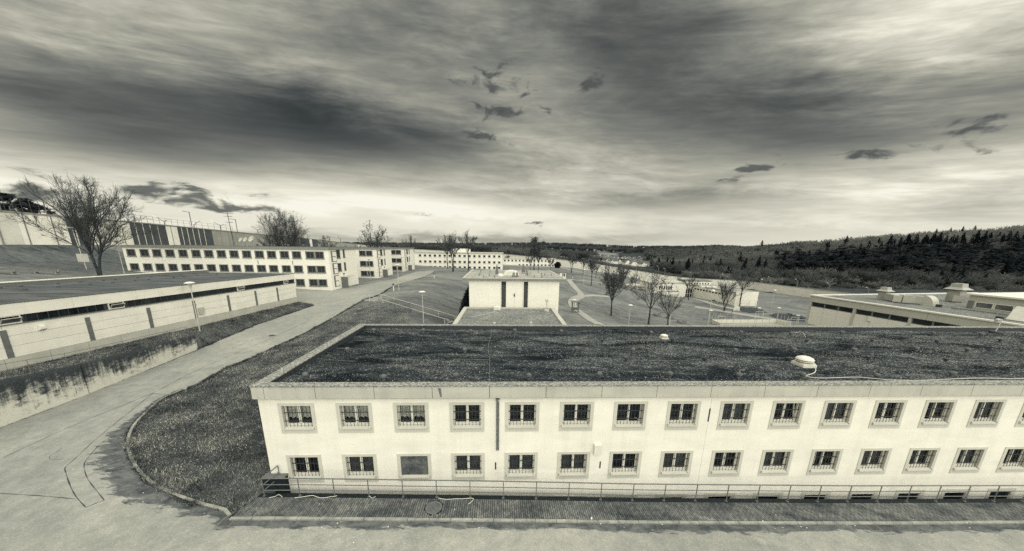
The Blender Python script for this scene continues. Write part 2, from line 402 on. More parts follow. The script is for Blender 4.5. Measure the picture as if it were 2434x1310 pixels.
def tag(o, label, cat, group=None):
    o['label'] = label; o['category'] = cat
    if group: o['group'] = group
    return o
def struct(o, kind='structure'): o['kind'] = kind; return o
def np_mesh(name, V, F, mat, attrs=None, smooth=False):
    """V (n,3), F (m,3 or 4) numpy -> mesh"""
    me = bpy.data.meshes.new(name); V = np.asarray(V, np.float32); F = np.asarray(F, np.int32); k = F.shape[1]
    me.vertices.add(len(V)); me.vertices.foreach_set('co', V.ravel())
    me.loops.add(F.size); me.loops.foreach_set('vertex_index', F.ravel())
    me.polygons.add(len(F)); me.polygons.foreach_set('loop_start', np.arange(0, F.size, k, dtype=np.int32))
    me.polygons.foreach_set('loop_total', np.full(len(F), k, np.int32))
    if smooth: me.polygons.foreach_set('use_smooth', np.ones(len(F), bool))
    me.materials.append(MATS[mat])
    for an, av in (attrs or {}).items():
        at = me.attributes.new(an, 'FLOAT', 'POINT'); at.data.foreach_set('value', np.asarray(av, np.float32))
    me.update(calc_edges=True); me.validate(); return me
def wall_grid(mb, x0, x1, z0, z1, ops, y=0.0, d=.2):
    xs = sorted({x0, x1} | {o[0] for o in ops} | {o[1] for o in ops}); zs = sorted({z0, z1} | {o[2] for o in ops} | {o[3] for o in ops})
    for i in range(len(xs)-1):
        for j in range(len(zs)-1):
            cx, cz = (xs[i]+xs[i+1])/2, (zs[j]+zs[j+1])/2
            if cx < x0 or cx > x1 or cz < z0 or cz > z1: continue
            if any(o[0] < cx < o[1] and o[2] < cz < o[3] for o in ops): continue
            mb.quad((xs[i], y, zs[j]), (xs[i+1], y, zs[j]), (xs[i+1], y, zs[j+1]), (xs[i], y, zs[j+1]))
    for a, b, c, e in ops:
        mb.quad((a, y, c), (a, y+d, c), (a, y+d, e), (a, y, e)); mb.quad((b, y, c), (b, y, e), (b, y+d, e), (b, y+d, c))
        mb.quad((a, y, e), (a, y+d, e), (b, y+d, e), (b, y, e)); mb.quad((a, y, c), (b, y, c), (b, y+d, c), (a, y+d, c))
    return mb
def frame_ring(mb, x0, x1, z0, z1, w, y0, y1, wt=None, wb=None):
    wt = w if wt is None else wt; wb = w if wb is None else wb
    mb.box(x0, x0+w, y0, y1, z0, z1); mb.box(x1-w, x1, y0, y1, z0, z1)
    mb.box(x0+w, x1-w, y0, y1, z1-wt, z1); mb.box(x0+w, x1-w, y0, y1, z0, z0+wb)
    return mb

# ------------------------------------------------------------------ terrain
AN = R(2.3); UX = np.array([math.cos(AN), math.sin(AN)]); NX = np.array([-math.sin(AN), math.cos(AN)])
O2 = np.array([-12.2, 14.2]) + NX*.15
def uv(u, v): return O2 + UX*u + NX*v
def to_uv(x, y): dx, dy = x-O2[0], y-O2[1]; return dx*UX[0]+dy*UX[1], dx*NX[0]+dy*NX[1]
def zp(u): return np.interp(u, [-5, 1.6, 12, 18.8, 30.5, 39.2, 60], [1.2, 1.11, .76, .48, .16, .02, -.3])
def zroad(Y): return np.interp(Y, [14, 70, 120, 400], [1.1, 3.2, 3.3, 3.0])
WALL_L = [(-60, 492, 582, 64), (30, 500, 582, 68), (200, 516, 583, 78), (330, 527, 583, 92), (400, 534, 584, 102), (510, 545, 586, 120),
          (620, 556, 589, 145), (730, 566, 592, 178), (850, 580, 598, 225), (955, 590, 603, 275)]
WALL_R = [(985, 592, 606, 290), (1195, 603, 622, 262), (1320, 615.5, 634, 246), (1365, 620.5, 637.5, 240), (1440, 630.5, 649, 235), (1500, 641, 660, 235),
          (1592, 656, 675, 232), (1656, 662, 681, 232), (1766, 667.5, 685, 230), (1930, 687, 708.7, 190), (2050, 701, 726, 165), (2300, 732, 762, 138), (2600, 772, 808, 115)]
ctl = []
for u in (-24, -18, -12, -6, -2, 2, 7, 12, 18, 24, 30, 36, 42, 50, 60):
    for v in (-2.3, -5, -9, -16, -28):
        q = uv(u, v); ctl.append((q[0], q[1], float(zp(u))-.12 if u > -6 else 1.06))
for Y in (16, 20, 25, 30, 36, 43, 50, 58, 66, 75, 88, 100, 115, 130):
    for X in (-35.5, -31, -27): ctl.append((X, Y, float(zroad(Y))))
ctl += [(-13.2, 16, 1.25), (-13.2, 22, 1.5), (-13.2, 28, 1.9), (-14, 36, 2.0), (-20, 22, 1.5), (-20, 30, 1.8), (-20, 40, 2.2), (-24, 52, 2.7), (-6, 30, 1.3), (8, 30, .4), (30, 32, -1), (55, 33, -2),
        (-8.5, 40, .7), (-8.5, 47, .3), (-8.5, 60, .1), (-8.5, 72, .0), (-12, 46, 1.5), (-12.5, 58, 1.4), (-12.5, 70, 1.5), (-9, 100, 1.0), (8.5, 46, -.2), (8.5, 60, -.4), (-16, 50, 2.7), (-19, 62, 3.2), (-19, 74, 3.3), (-21, 86, 3.3), (-22, 100, 3.3), (-12, 85, 1.6), (-6, 110, 1.8),
        (66, 42, -3.2), (66, 71, -3.8), (90, 50, -5), (-45, 62, 3.1), (-60, 69, 4.6), (-84, 69, 6.9), (-60, 84, 5), (-60, 100, 4.6), (-45, 92, 3.2), (-45, 118, 3.1), (-60, 125, 4.4), (-45, 145, 3.0),
        (-60, 45, 5.5), (-75, 45, 7.0), (-60, 20, 5), (-90, 40, 9), (-130, 50, 15), (-140, 90, 16), (-60, 0, 4), (-35, -5, 1.2), (-35, 10, 1.1), (160, 60, -12), (170, 110, -16), (120, 20, -6)]
for q in [(240, 657, 58), (100, 640, 60), (0, 655, 52), (0, 620, 63), (150, 625, 67), (290, 640, 71), (1380, 745, 70), (1340, 700, 90), (1350, 664, 120), (1452, 748, 85), (1497, 771, 80), (1541, 772, 80),
          (1580, 772, 82), (1624, 707, 147), (1798, 728, 125), (1720, 716, 135), (1700, 770, 102), (1880, 770, 100), (1900, 735, 150), (1880, 760, 110), (1000, 632, 180), (1194, 642, 182), (1320, 634, 238),
          (1200, 630, 238), (1260, 646, 160), (1300, 652, 150), (1430, 665, 170), (1500, 680, 165), (1400, 655, 170)]:
    ctl.append(tuple(atY(*q)))
for L in (WALL_L, WALL_R):
    for px, yt, yb, Y in L: ctl.append(tuple(atY(px, yb, Y)))
ctl = np.array(ctl); EPS2 = 9.0
def _kern(ax, ay, b): return np.sqrt((ax[:, None]-b[None, :, 0])**2 + (ay[:, None]-b[None, :, 1])**2 + EPS2)
_K = _kern(ctl[:, 0], ctl[:, 1], ctl); n_ = len(ctl)
_A = np.zeros((n_+3, n_+3)); _A[:n_, :n_] = _K - np.eye(n_)*.05; _A[:n_, n_] = 1; _A[:n_, n_+1:] = ctl[:, :2]; _A[n_:, :n_] = _A[:n_, n_:].T
_wt = np.linalg.solve(_A, np.concatenate([ctl[:, 2], np.zeros(3)]))
def T(x, y):
    x = np.atleast_1d(np.asarray(x, float)).ravel(); y = np.atleast_1d(np.asarray(y, float)).ravel(); o = np.empty(len(x))
    for i in range(0, len(x), 20000):
        a, b = x[i:i+20000], y[i:i+20000]
        o[i:i+20000] = _kern(a, b, ctl) @ _wt[:n_] + _wt[n_] + _wt[n_+1]*a + _wt[n_+2]*b
    return o
def T1(x, y): return float(T(x, y)[0])
def onG(px, py, lo=8., hi=330.):
    d = ray(px, py); d = d/d[1]; ys = np.concatenate([np.linspace(lo, 120, 500), np.linspace(120.3, hi, 400)])
    P = CP[None] + d[None]*ys[:, None]; dz = P[:, 2] - T(P[:, 0], P[:, 1]); k = np.nonzero(dz < 0)[0]
    if len(k) == 0: i = int(np.argmin(dz)); return P[i]
    i = k[0]
    if i == 0: return P[0]
    t = dz[i-1]/(dz[i-1]-dz[i]); return P[i-1]*(1-t) + P[i]*t
def drape(pts, dz=0.0): return [(float(x), float(y), T1(x, y)+dz) for x, y in pts]
def in_poly(x, y, poly):
    poly = np.asarray(poly); c = np.zeros(len(x), bool); j = len(poly)-1
    for i in range(len(poly)):
        xi, yi = poly[i]; xj, yj = poly[j]
        with np.errstate(divide='ignore', invalid='ignore'):
            c ^= ((yi > y) != (yj > y)) & (x < (xj-xi)*(y-yi)/(yj-yi+1e-12)+xi)
        j = i
    return c
def seg_dist(x, y, line):
    line = np.asarray(line, float); d = np.full(len(x), 1e9)
    for (ax, ay), (bx, by) in zip(line[:-1], line[1:]):
        L2 = (bx-ax)**2+(by-ay)**2+1e-9; t = np.clip(((x-ax)*(bx-ax)+(y-ay)*(by-ay))/L2, 0, 1)
        d = np.minimum(d, np.hypot(x-ax-t*(bx-ax), y-ay-t*(by-ay)))
    return d
def smooth_line(pts, step, closed=False):
    """Catmull-Rom through pts, resampled"""
    P = [np.asarray(p, float) for p in pts]; out = []
    for i in range(len(P)-1):
        p0, p1, p2, p3 = P[max(i-1, 0)], P[i], P[i+1], P[min(i+2, len(P)-1)]
        n = max(2, int(np.linalg.norm(p2-p1)/step))
        for k in range(n):
            t = k/n; out.append(.5*((2*p1)+(p2-p0)*t+(2*p0-5*p1+4*p2-p3)*t*t+(3*p1-p0-3*p2+p3)*t**3))
    out.append(P[-1]); return out
def draped_poly(name, poly, step, mat, dz, attrs=None, kind='structure'):
    """fill a plan polygon with a triangulated sheet that follows the terrain"""
    B = []
    for i in range(len(poly)):
        a = np.asarray(poly[i][:2], float); b = np.asarray(poly[(i+1) % len(poly)][:2], float); n = max(1, int(np.linalg.norm(b-a)/step))
        B += [a+(b-a)*k/n for k in range(n)]
    B = np.array(B); x0, y0 = B.min(0); x1, y1 = B.max(0)
    gx, gy = np.meshgrid(np.arange(x0, x1, step), np.arange(y0, y1, step)); gx = gx.ravel()+np.tile([0, step/2], len(gx.ravel())//2+1)[:gx.size]; gy = gy.ravel()
    ok = in_poly(gx, gy, B); gx, gy = gx[ok], gy[ok]
    ok = seg_dist(gx, gy, np.vstack([B, B[:1]])) > step*.45; gx, gy = gx[ok], gy[ok]
    V = [Vector((float(a), float(b))) for a, b in B] + [Vector((float(a), float(b))) for a, b in zip(gx, gy)]
    E = [(i, (i+1) % len(B)) for i in range(len(B))]
    vo, eo, fo = delaunay_2d_cdt(V, E, [], 1, 1e-5)[:3]
    X = np.array([(v.x, v.y) for v in vo]); Fc = np.array([f for f in fo if len(f) == 3])
    c = X[Fc].mean(1); keep = in_poly(c[:, 0], c[:, 1], B); Fc = Fc[keep]
    a, b, d = X[Fc[:, 0]], X[Fc[:, 1]], X[Fc[:, 2]]; cr = (b-a)[:, 0]*(d-a)[:, 1]-(b-a)[:, 1]*(d-a)[:, 0]; Fc[cr < 0] = Fc[cr < 0][:, ::-1]
    Z = T(X[:, 0], X[:, 1])+dz
    me = np_mesh(name, np.column_stack([X, Z]), Fc, mat, attrs(X[:, 0], X[:, 1]) if attrs else None, True)
    return struct(obj(name, me), kind)

# ------------------------------------------------------------------ asphalt outline (plan)
KERB_PX = [(590, 1224), (540, 1216), (480, 1200), (420, 1179), (370, 1155), (336, 1126), (315, 1095), (305, 1060), (310, 1030), (325, 1005), (350, 980), (385, 950), (430, 930)]
EDGE_PX = [(471, 915), (532, 879), (620, 842), (749, 780), (829, 734), (870, 711), (905, 700), (943, 677), (1012, 656), (1035, 643)]
kerb_line = [uv(-.6, -2.12)] + [onG(*q)[:2] for q in KERB_PX[1:]]
kerb_line = smooth_line(kerb_line, .35)
edge_line = [onG(*q)[:2] for q in EDGE_PX]
edge_line = smooth_line([kerb_line[-1]] + edge_line, 2.0)[1:]
LEFT_PX = [(989, 646), (939, 663), (880, 674), (836, 682)]
left_up = [onG(*q)[:2] for q in LEFT_PX]
park = [(-40.3, 71.2), (-58, 71.2), (-58, 58.5), (-38.6, 57.2)]
RW0, RW1 = onG(-40, 1032)[:2], onG(470, 831)[:2]
strip_edge = [onG(744, 727)[:2], onG(600, 776)[:2]]
road_poly = [uv(62, -2.12)] + [uv(u, -2.12) for u in (50, 40, 30, 20, 10)] + [p for p in kerb_line] + edge_line + left_up + park + strip_edge + [RW1, RW0, (-33.6, 8), (-34, -6), (62, -6)]
road_poly = [(float(p[0]), float(p[1])) for p in road_poly]
kl = np.array([p for p in kerb_line]); front_kerb = np.array([uv(0, -2.12), uv(60, -2.12)])
def road_attrs(x, y):
    d1 = seg_dist(x, y, kl); d2 = seg_dist(x, y, front_kerb); d3 = seg_dist(x, y, [RW0, RW1])
    i = np.argmin(np.hypot(x[:, None]-kl[None, :, 0], y[:, None]-kl[None, :, 1]), 1)/len(kl)
    wdt = np.interp(i, [0, .12, .35, .6, .85, 1], [.9, 1.1, 2.0, 2.5, 1.0, .5])
    damp = np.maximum(np.clip(1-d1/wdt, 0, 1), np.clip(1-d2/.75, 0, 1)); damp = np.maximum(damp, np.clip(1-d3/.6, 0, 1)*.75)
    pud = np.exp(-((x+34)**2+(y-15.5)**2)/1.2)*.8
    arcs = sum(np.exp(-((d1-q)/.45)**2) for q in (2.9, 4.6, 7.2, 8.9))*np.clip((-10-x)/6, 0, 1)*.7
    return {'damp': np.maximum(damp, pud), 'wear': np.maximum(np.clip(1-d3/4.0, 0, 1), np.clip(arcs, 0, 1))}
draped_poly('road', road_poly, .55, 'asphalt', .02, road_attrs)

# ground sheet
SCH_C = onG(1700, 718)
def ground():
    xs = np.concatenate([np.arange(-200, -60, 2.5), np.arange(-60, 62, .8), np.arange(62, 330, 2.5)])
    ys = np.concatenate([np.arange(-40, -4, 2.5), np.arange(-4, 92, .8), np.arange(92, 335, 2.5)])
    gx, gy = np.meshgrid(xs, ys); x, y = gx.ravel(), gy.ravel(); z = T(x, y)
    ins = in_poly(x, y, road_poly); z[ins] -= .10
    u, v = to_uv(x, y)
    z[(u > .25) & (u < 70) & (v > -2.0) & (v < 12.4)] -= 2.4
    nx, ny = len(xs), len(ys); i = np.arange(nx*ny).reshape(ny, nx)
    F = np.column_stack([i[:-1, :-1].ravel(), i[:-1, 1:].ravel(), i[1:, 1:].ravel(), i[1:, :-1].ravel()])
    v_ = np.column_stack([x, y, z])-CP; zc_ = v_@CF; ppx = np.where(zc_ > 1, CX+FPX*(v_@CR)/np.maximum(zc_, 1), -9999); wr_ = np.array(WALL_R)
    out = (ppx > 985) & (y > 1/np.interp(ppx, wr_[:, 0], 1/wr_[:, 3])+9) & (x > -60); F = F[~out[F].all(1)]
    dark = np.exp(-(np.clip(np.hypot((x+22)/14, (y-26)/16)-.6, 0, 9))**2*2)*.62          # lush moss-grown bank beside the near block
    dark = np.maximum(dark, np.clip((y-56)/6, 0, 1)*np.clip((82-y)/5, 0, 1)*np.clip((-76-x)/10, 0, 1)*.45)
    dark = np.maximum(dark, np.clip(1.3-np.hypot((x+13)/9, (y-60)/34), 0, .8)*.32)  # shading of the bank left of the hall, painted into the grass colour
    me = np_mesh('ground', np.column_stack([x, y, z]), F, 'grass_ground', {'dark': dark}, True)
    struct(obj('ground', me))
ground()

# asphalt seams and the road manhole
def ribbon(mb, pts, w, dz):
    pts = [np.asarray(p[:2], float) for p in pts]
    L, Rr = [], []
    for i, p in enumerate(pts):
        t = pts[min(i+1, len(pts)-1)]-pts[max(i-1, 0)]; t = t/(np.linalg.norm(t)+1e-9); nn = np.array([-t[1], t[0]])
        k = w*(.5+.35*math.sin(i*1.7)+.3*rnd.random()); L.append(p+nn*k/2); Rr.append(p-nn*k/2)
    for i in range(len(pts)-1):
        mb.quad(*drape([L[i], L[i+1], Rr[i+1], Rr[i]], dz))
road_o = bpy.data.objects['road']
for px in [[(11, 1087), (97, 1047), (198, 1002), (362, 935), (470, 880), (620, 815), (740, 760)],
           [(204, 1207), (180, 1180), (165, 1150), (157, 1125), (155, 1112), (172, 1097), (240, 1035), (353, 944), (362, 936)],
           [(248, 1190), (228, 1165), (208, 1138), (200, 1110), (205, 1095), (230, 1065), (262, 1041), (310, 1034)],
           [(0, 1174), (40, 1176), (100, 1180), (178, 1187)], [(362, 936), (400, 938), (440, 932)], [(740, 727), (800, 728), (850, 722), (872, 712)],
           [(745, 770), (765, 782)], [(248, 1190), (204, 1207)]]:
    mb = MB(); ribbon(mb, smooth_line([onG(*q)[:2] for q in px], .35), .05, .026); mb.build('seam', 'asphalt_seam', road_o)

# kerb stones
kerb = struct(thing('kerb', '', '')); del kerb['label']; del kerb['category']
def stone_mesh(L, w=.14, h=.12):
    mb = MB(); b = .018
    mb.hexa([(-L/2, -w/2, -.12), (L/2, -w/2, -.12), (L/2, w/2, -.12), (-L/2, w/2, -.12)], [(-L/2, -w/2, h-b), (L/2, -w/2, h-b), (L/2, w/2, h-b), (-L/2, w/2, h-b)])
    mb.hexa([(-L/2, -w/2, h-b), (L/2, -w/2, h-b), (L/2, w/2, h-b), (-L/2, w/2, h-b)], [(-L/2+b, -w/2+b, h), (L/2-b, -w/2+b, h), (L/2-b, w/2-b, h), (-L/2+b, w/2-b, h)])
    return mb.mesh('kerb_stone', 'kerb_concrete')
st_s, st_l = stone_mesh(.585), stone_mesh(.985)
def lay(line, L, me, h0=0.0):
    line = np.array([p[:2] for p in line]); cum = np.concatenate([[0], np.cumsum(np.linalg.norm(np.diff(line, axis=0), axis=1))]); s = L/2
    while s < cum[-1]:
        f = lambda q: np.array([np.interp(q, cum, line[:, 0]), np.interp(q, cum, line[:, 1])])
        a, b = f(max(s-L/2, 0)), f(min(s+L/2, cum[-1])); c = (a+b)/2
        o = obj('kerb_stone', me, kerb); za, zb = T1(*a), T1(*b)
        o.location = (c[0], c[1], (za+zb)/2+h0+rnd.uniform(-.006, .006))
        o.rotation_euler = (rnd.uniform(-.02, .02), -math.atan2(zb-za, L), math.atan2(b[1]-a[1], b[0]-a[0])+rnd.uniform(-.012, .012)); s += L
lay(kerb_line[1:], .6, st_s)
lay([uv(u, -2.05) for u in np.arange(-.62, 46, 1.0)], 1.0, st_l, .0)

# ------------------------------------------------------------------ brick pavement in front of the near block
pav = bpy.data.objects.new('pavement', None); COL.objects.link(pav); struct(pav)
pav.location = (O2[0], O2[1], 0); pav.rotation_euler = (0, 0, AN)
mb = MB()
us = list(np.arange(.35, 46, 1.5))
for a, b in zip(us[:-1], us[1:]):
    mb.hexa([(a, -1.98, -1.6), (b, -1.98, -1.6), (b, -.62, -1.6), (a, -.62, -1.6)], [(a, -1.98, zp(a)-.035), (b, -1.98, zp(b)-.035), (b, -.62, zp(b)-.035), (a, -.62, zp(a)-.035)])
mb.hexa([(-.75, -1.98, .2), (.35, -1.98, .2), (.35, -.62, .2), (-.55, -.62, .2)], [(-.75, -1.98, zp(-.5)-.04), (.35, -1.98, zp(.35)-.035), (.35, -.62, zp(.35)-.035), (-.3, -.62, zp(-.5)-.04)])
mb.build('sand_bed', 'paving_joint', pav)
mb = MB(); a = -.3
while a < 46: b = a+1.0; mb.hexa([(a, -.80, zp(a)-.2), (b-.006, -.80, zp(b)-.2), (b-.006, -.55, zp(b)-.2), (a, -.55, zp(a)-.2)], [(a, -.80, zp(a)+.004), (b-.006, -.80, zp(b)+.004), (b-.006, -.55, zp(b)+.004), (a, -.55, zp(a)+.004)]); a = b
mb.build('edge_strip', 'paving_joint', pav)
bw, bl, nb = .107, .196, 6
def brick_faces(mb, u, v, l, dz=0, g=.006):
    z = float(zp(u+bw/2))+dz; c = .006
    b = [(u+g, v+g, z-.06), (u+bw-g, v+g, z-.06), (u+bw-g, v+l-g, z-.06), (u+g, v+l-g, z-.06)]
    mb.hexa(b, [(u+g+c, v+g+c, z), (u+bw-g-c, v+g+c, z), (u+bw-g-c, v+l-g-c, z), (u+g+c, v+l-g-c, z)])
protoB = {}
def brick_obj(u, v, l):
    k = round(l, 3)
    if k not in protoB:
        m = MB(); g = .006; c = .006; m.hexa([(g, g, -.06), (bw-g, g, -.06), (bw-g, l-g, -.06), (g, l-g, -.06)], [(g+c, g+c, 0), (bw-g-c, g+c, 0), (bw-g-c, l-g-c, 0), (g+c, l-g-c, 0)]); protoB[k] = m.mesh('brick', 'paving_brick')
    o = obj('brick', protoB[k], pav); o.location = (u, v, float(zp(u+bw/2))+rnd.uniform(-.004, .004)); o.rotation_euler = (rnd.uniform(-.01, .01), 0, 0)
mb = MB(); tones = []; nobj = 0
MAN_U = to_uv(*atZ(1031, 1208, .82)[:2])
for i in range(int(45.6/bw)):
    u = -.55 + i*bw; v = -1.98
    if u+bw/2 < -.3: v0 = -1.98 + 0
    off = (i % 2)*.5; segs = []; p = -1.975; q = -.815; ln = bl*(.5 if off else 1)
    while p < q-.02: l = min(ln, q-p); segs.append((p, l)); p += l; ln = bl
    for p, l in segs:
        if u < -.3 and p > -1.98+ (u+.75)/.45*1.2: continue
        if math.hypot(u+bw/2-MAN_U[0], p+l/2-MAN_U[1]) < .43: continue
        if 10.1 < u < 14.9 and nobj < 300: brick_obj(u, p, l); nobj += 1
        else: n0 = len(mb.v); brick_faces(mb, u, p, l, rnd.uniform(-.004, .004)); tones += [rnd.random()]*(len(mb.v)-n0)
me = mb.mesh('brick_field', 'paving_brick'); at = me.attributes.new('tone', 'FLOAT', 'POINT'); at.data.foreach_set('value', tones)
struct(obj('brick_field', me, pav), 'stuff')

# ------------------------------------------------------------------ near cell block
def FZ(px, py, v=0.0):
    """point of the photo on the near block's facade plane -> (u, z)"""
    d = ray(px, py); n3 = np.array([NX[0], NX[1], 0]); p0 = np.array([*uv(0, v), 0])
    P = CP + d*(((p0-CP)@n3)/(d@n3)); return to_uv(P[0], P[1])[0], P[2]
def RZ(px, py, z):
    P = atZ(px, py, z); return to_uv(P[0], P[1])
blk = thing('cell_block', 'long white two-storey cell block with barred windows and a mossy flat roof, nearest the camera', 'building', (O2[0], O2[1], 0), AN)
PIT, U1 = 2.772, 64.0
UW = [.85+PIT*k for k in range(17)]
ops = [(u+.1, u+1.62, z+.1, z+1.52) for u in UW for z in (4.15, 1.29)] + [(u+.22, u+1.5, -1.05, -.02) for u in UW[5:]]
mb = MB(); wall_grid(mb, -.05, U1, -1.7, 6.3, ops, 0, .32)
mb.quad((-.05, 0, -1.7), (-.05, 0, 6.3), (-.05, 12.15, 6.3), (-.05, 12.15, -1.7)); mb.quad((-.05, 12.15, -1.7), (-.05, 12.15, 6.3), (U1, 12.15, 6.3), (U1, 12.15, -1.7))
mb.quad((U1, 0, -1.7), (U1, 12.15, -1.7), (U1, 12.15, 6.3), (U1, 0, 6.3))
wl = mb.build('wall', 'wall_paint', blk)
u, z = FZ(1692, 950); mb = MB().box(u-.008, u+.008, -.004, .02, -1.6, 6.05); mb.build('expansion_joint', 'trim_grey', wl)
# window pieces (local x 0..1.72, z 0..1.62, y into the wall)
def M_(fn, name, mat, smooth=False): mb = MB(); fn(mb); return mb.mesh(name, mat, smooth)
wm = {}
wm['surround'] = M_(lambda m: frame_ring(m, 0, 1.72, 0, 1.62, .165, -.028, .2, .13, .30), 'surround', 'trim_grey')
def f_sill(m):
    m.hexa([(.11, -.11, .235), (1.61, -.11, .235), (1.61, .2, .30), (.11, .2, .30)], [(.11, -.11, .285), (1.61, -.11, .285), (1.61, .2, .375), (.11, .2, .375)])
    for x in (.11, 1.53): m.hexa([(x, -.11, .286), (x+.08, -.11, .286), (x+.08, .0, .31), (x, .0, .31)], [(x, -.10, .36), (x+.08, -.10, .36), (x+.08, .0, .375), (x, .0, .375)])
wm['sill'] = M_(f_sill, 'sill', 'trim_grey')
def f_frame(m): frame_ring(m, .165, 1.555, .36, 1.49, .04, .16, .25); m.box(.84, .88, .155, .25, .40, 1.45); m.box(.22, 1.5, .11, .165, .372, .412)
wm['frame'] = M_(f_frame, 'window_frame', 'paint_white')
wm['casement'] = M_(lambda m: frame_ring(m, 0, .635, 0, 1.04, .042, -.03, .03), 'casement', 'paint_white')
wm['pane'] = M_(lambda m: m.quad((.04, .005, .04), (.595, .005, .04), (.595, .005, 1.0), (.04, .005, 1.0)), 'pane', 'glass')
def f_bars(m):
    for k in range(8): x = .25+k*.174; m.tube([(x, .045, .31), (x, .045, 1.50)], .0115, 5)
    for zz in (.63, 1.08): m.box(.15, 1.57, .052, .07, zz-.018, zz+.018)
wm['bars'] = M_(f_bars, 'bar_grille', 'metal_dark')
def f_curt(scallop):
    def f(m):
        n = 40; zt = 1.44
        for k in range(n):
            a, b = .2+1.32*k/n, .2+1.32*(k+1)/n
            ya, yb = .33+.02*math.sin(k*1.9), .33+.02*math.sin((k+1)*1.9)
            za = scallop+.09*abs(math.sin(k*math.pi/7)) if scallop else .42; zb = scallop+.09*abs(math.sin((k+1)*math.pi/7)) if scallop else .42
            m.quad((a, ya, za), (b, yb, zb), (b, yb, zt), (a, ya, zt))
    return f
wm['lace'] = M_(f_curt(.62), 'curtain', 'lace'); wm['cloth'] = M_(f_curt(0), 'curtain', 'curtain_dark')
wm['room'] = M_(lambda m: m.box(.1, 1.62, .5, .55, .2, 1.6).quad((.1, .26, .2), (.1, .55, .2), (.1, .55, 1.6), (.1, .26, 1.6)).quad((1.62, .26, .2), (1.62, .26, 1.6), (1.62, .55, 1.6), (1.62, .55, .2)).quad((.1, .26, 1.6), (.1, .55, 1.6), (1.62, .55, 1.6), (1.62, .26, 1.6)), 'room_backing', 'room_dark')
wm['board'] = M_(lambda m: m.box(.17, 1.55, .02, .05, .36, 1.485), 'board', 'board')
def near_window(u, z, kind, opened=None):
    w = obj('window', wm['surround'], blk); w.location = (u, 0, z)
    obj('sill', wm['sill'], w)
    if kind == 'board': obj('board', wm['board'], w); return
    obj('window_frame', wm['frame'], w); obj('room_backing', wm['room'], w); obj('bar_grille', wm['bars'], w)
    for i, x in enumerate((.205, .88)):
        c = obj('casement', wm['casement'], w); c.location = (x, .205, .402); p = obj('pane', wm['pane'], w); p.location = (x, .205, .402)
        if opened == ('turn', i):
            for q in (c, p): q.location.x = x+.635; q.rotation_euler = (0, 0, R(180-62)); q.location.y = .26
        if opened == ('tilt', i):
            for q in (c, p): q.rotation_euler = (R(-9), 0, 0); q.location.y = .23
        if opened == ('ajar', i):
            for q in (c, p): q.rotation_euler = (0, 0, R(24)); q.location.y = .21
    if kind in ('lace', 'cloth'): obj('curtain', wm[kind], w)
top = {0: 'lace', 1: 'lace', 2: 'lace', 8: 'cloth', 10: 'cloth', 13: 'cloth'}; opn = {6: ('turn', 1), 9: ('tilt', 1), 10: ('ajar', 0), 12: ('ajar', 0), 13: ('ajar', 0)}
bot = {2: 'board', 3: 'cloth', 1: 'cloth', 4: 'cloth', 5: 'cloth', 7: 'cloth', 9: 'cloth', 11: 'cloth', 13: 'cloth'}; opb = {10: ('ajar', 0), 11: ('ajar', 0), 14: ('ajar', 0)}
for k, u in enumerate(UW): near_window(u, 4.15, top.get(k, ''), opn.get(k)); near_window(u, 1.29, bot.get(k, ''), opb.get(k))
cm = M_(lambda m: frame_ring(m, 0, 1.72, -1.2, .22, .2, -.02, .12, .16, .14), 'surround', 'trim_grey'); cp = M_(lambda m: m.box(.2, 1.52, .06, .14, -1.06, .06), 'pane', 'pane_dark')
for u in UW[5:]: w = obj('cellar_window', cm, blk); w.location = (u, 0, 0); obj('pane', cp, w)
# fascia panels, coping, roof
fj = [-.17, .42]+[2.81+2.782*k for k in range(22)]+[U1]
for a, b in zip(fj[:-1], fj[1:]):
    mb = MB().box(a+.012, b-.012, -.17, -.02, 6.08+rnd.uniform(-.004, .004), 6.70)
    n = 4 if b-a > 2 else 1
    mb.cur = 1
    for q in range(n):
        for zz in (6.16, 6.62): x = a+(q+.5)*(b-a)/n; mb.box(x-.012, x+.012, -.174, -.165, zz-.012, zz+.012)
    mb.build('fascia_panel', ['fascia', 'metal_grey'], blk)
for k in range(5):
    a = -.02+k*2.44; MB().box(-.19, -.07, a+.01, a+2.42, 6.08, 6.70).build('fascia_panel', 'fascia', blk)
MB().box(-.06, U1, -.02, .0, 6.0, 6.72).box(-.08, -.05, 0, 12.2, 6.0, 6.72).build('fascia_backing', 'metal_dark', blk)
mb = MB().box(-.21, U1, -.20, .27, 6.70, 6.755).box(-.21, .40, .27, 11.9, 6.698, 6.753).box(-.21, U1, 11.9, 12.35, 6.70, 6.755)
mb.build('coping', 'coping_worn', blk)
MB().box(-.0, U1, .0, .25, 6.3, 6.698).box(-.0, .36, .25, 11.95, 6.3, 6.696).box(0, U1, 11.95, 12.3, 6.2, 6.698).build('parapet', 'metal_dark', blk)
mb = MB(); xs = np.linspace(.36, U1, 80); ys = np.linspace(.25, 11.95, 18)
def rz(u, v): return 6.40 + .05*math.sin(u*.7+v*.5) + .04*math.sin(v*1.3-u*.31)
for i in range(79):
    for j in range(17): mb.quad(*[(a, b, rz(a, b)) for a, b in ((xs[i], ys[j]), (xs[i+1], ys[j]), (xs[i+1], ys[j+1]), (xs[i], ys[j+1]))])
roof = mb.build('roof', 'roof_moss', blk, True)
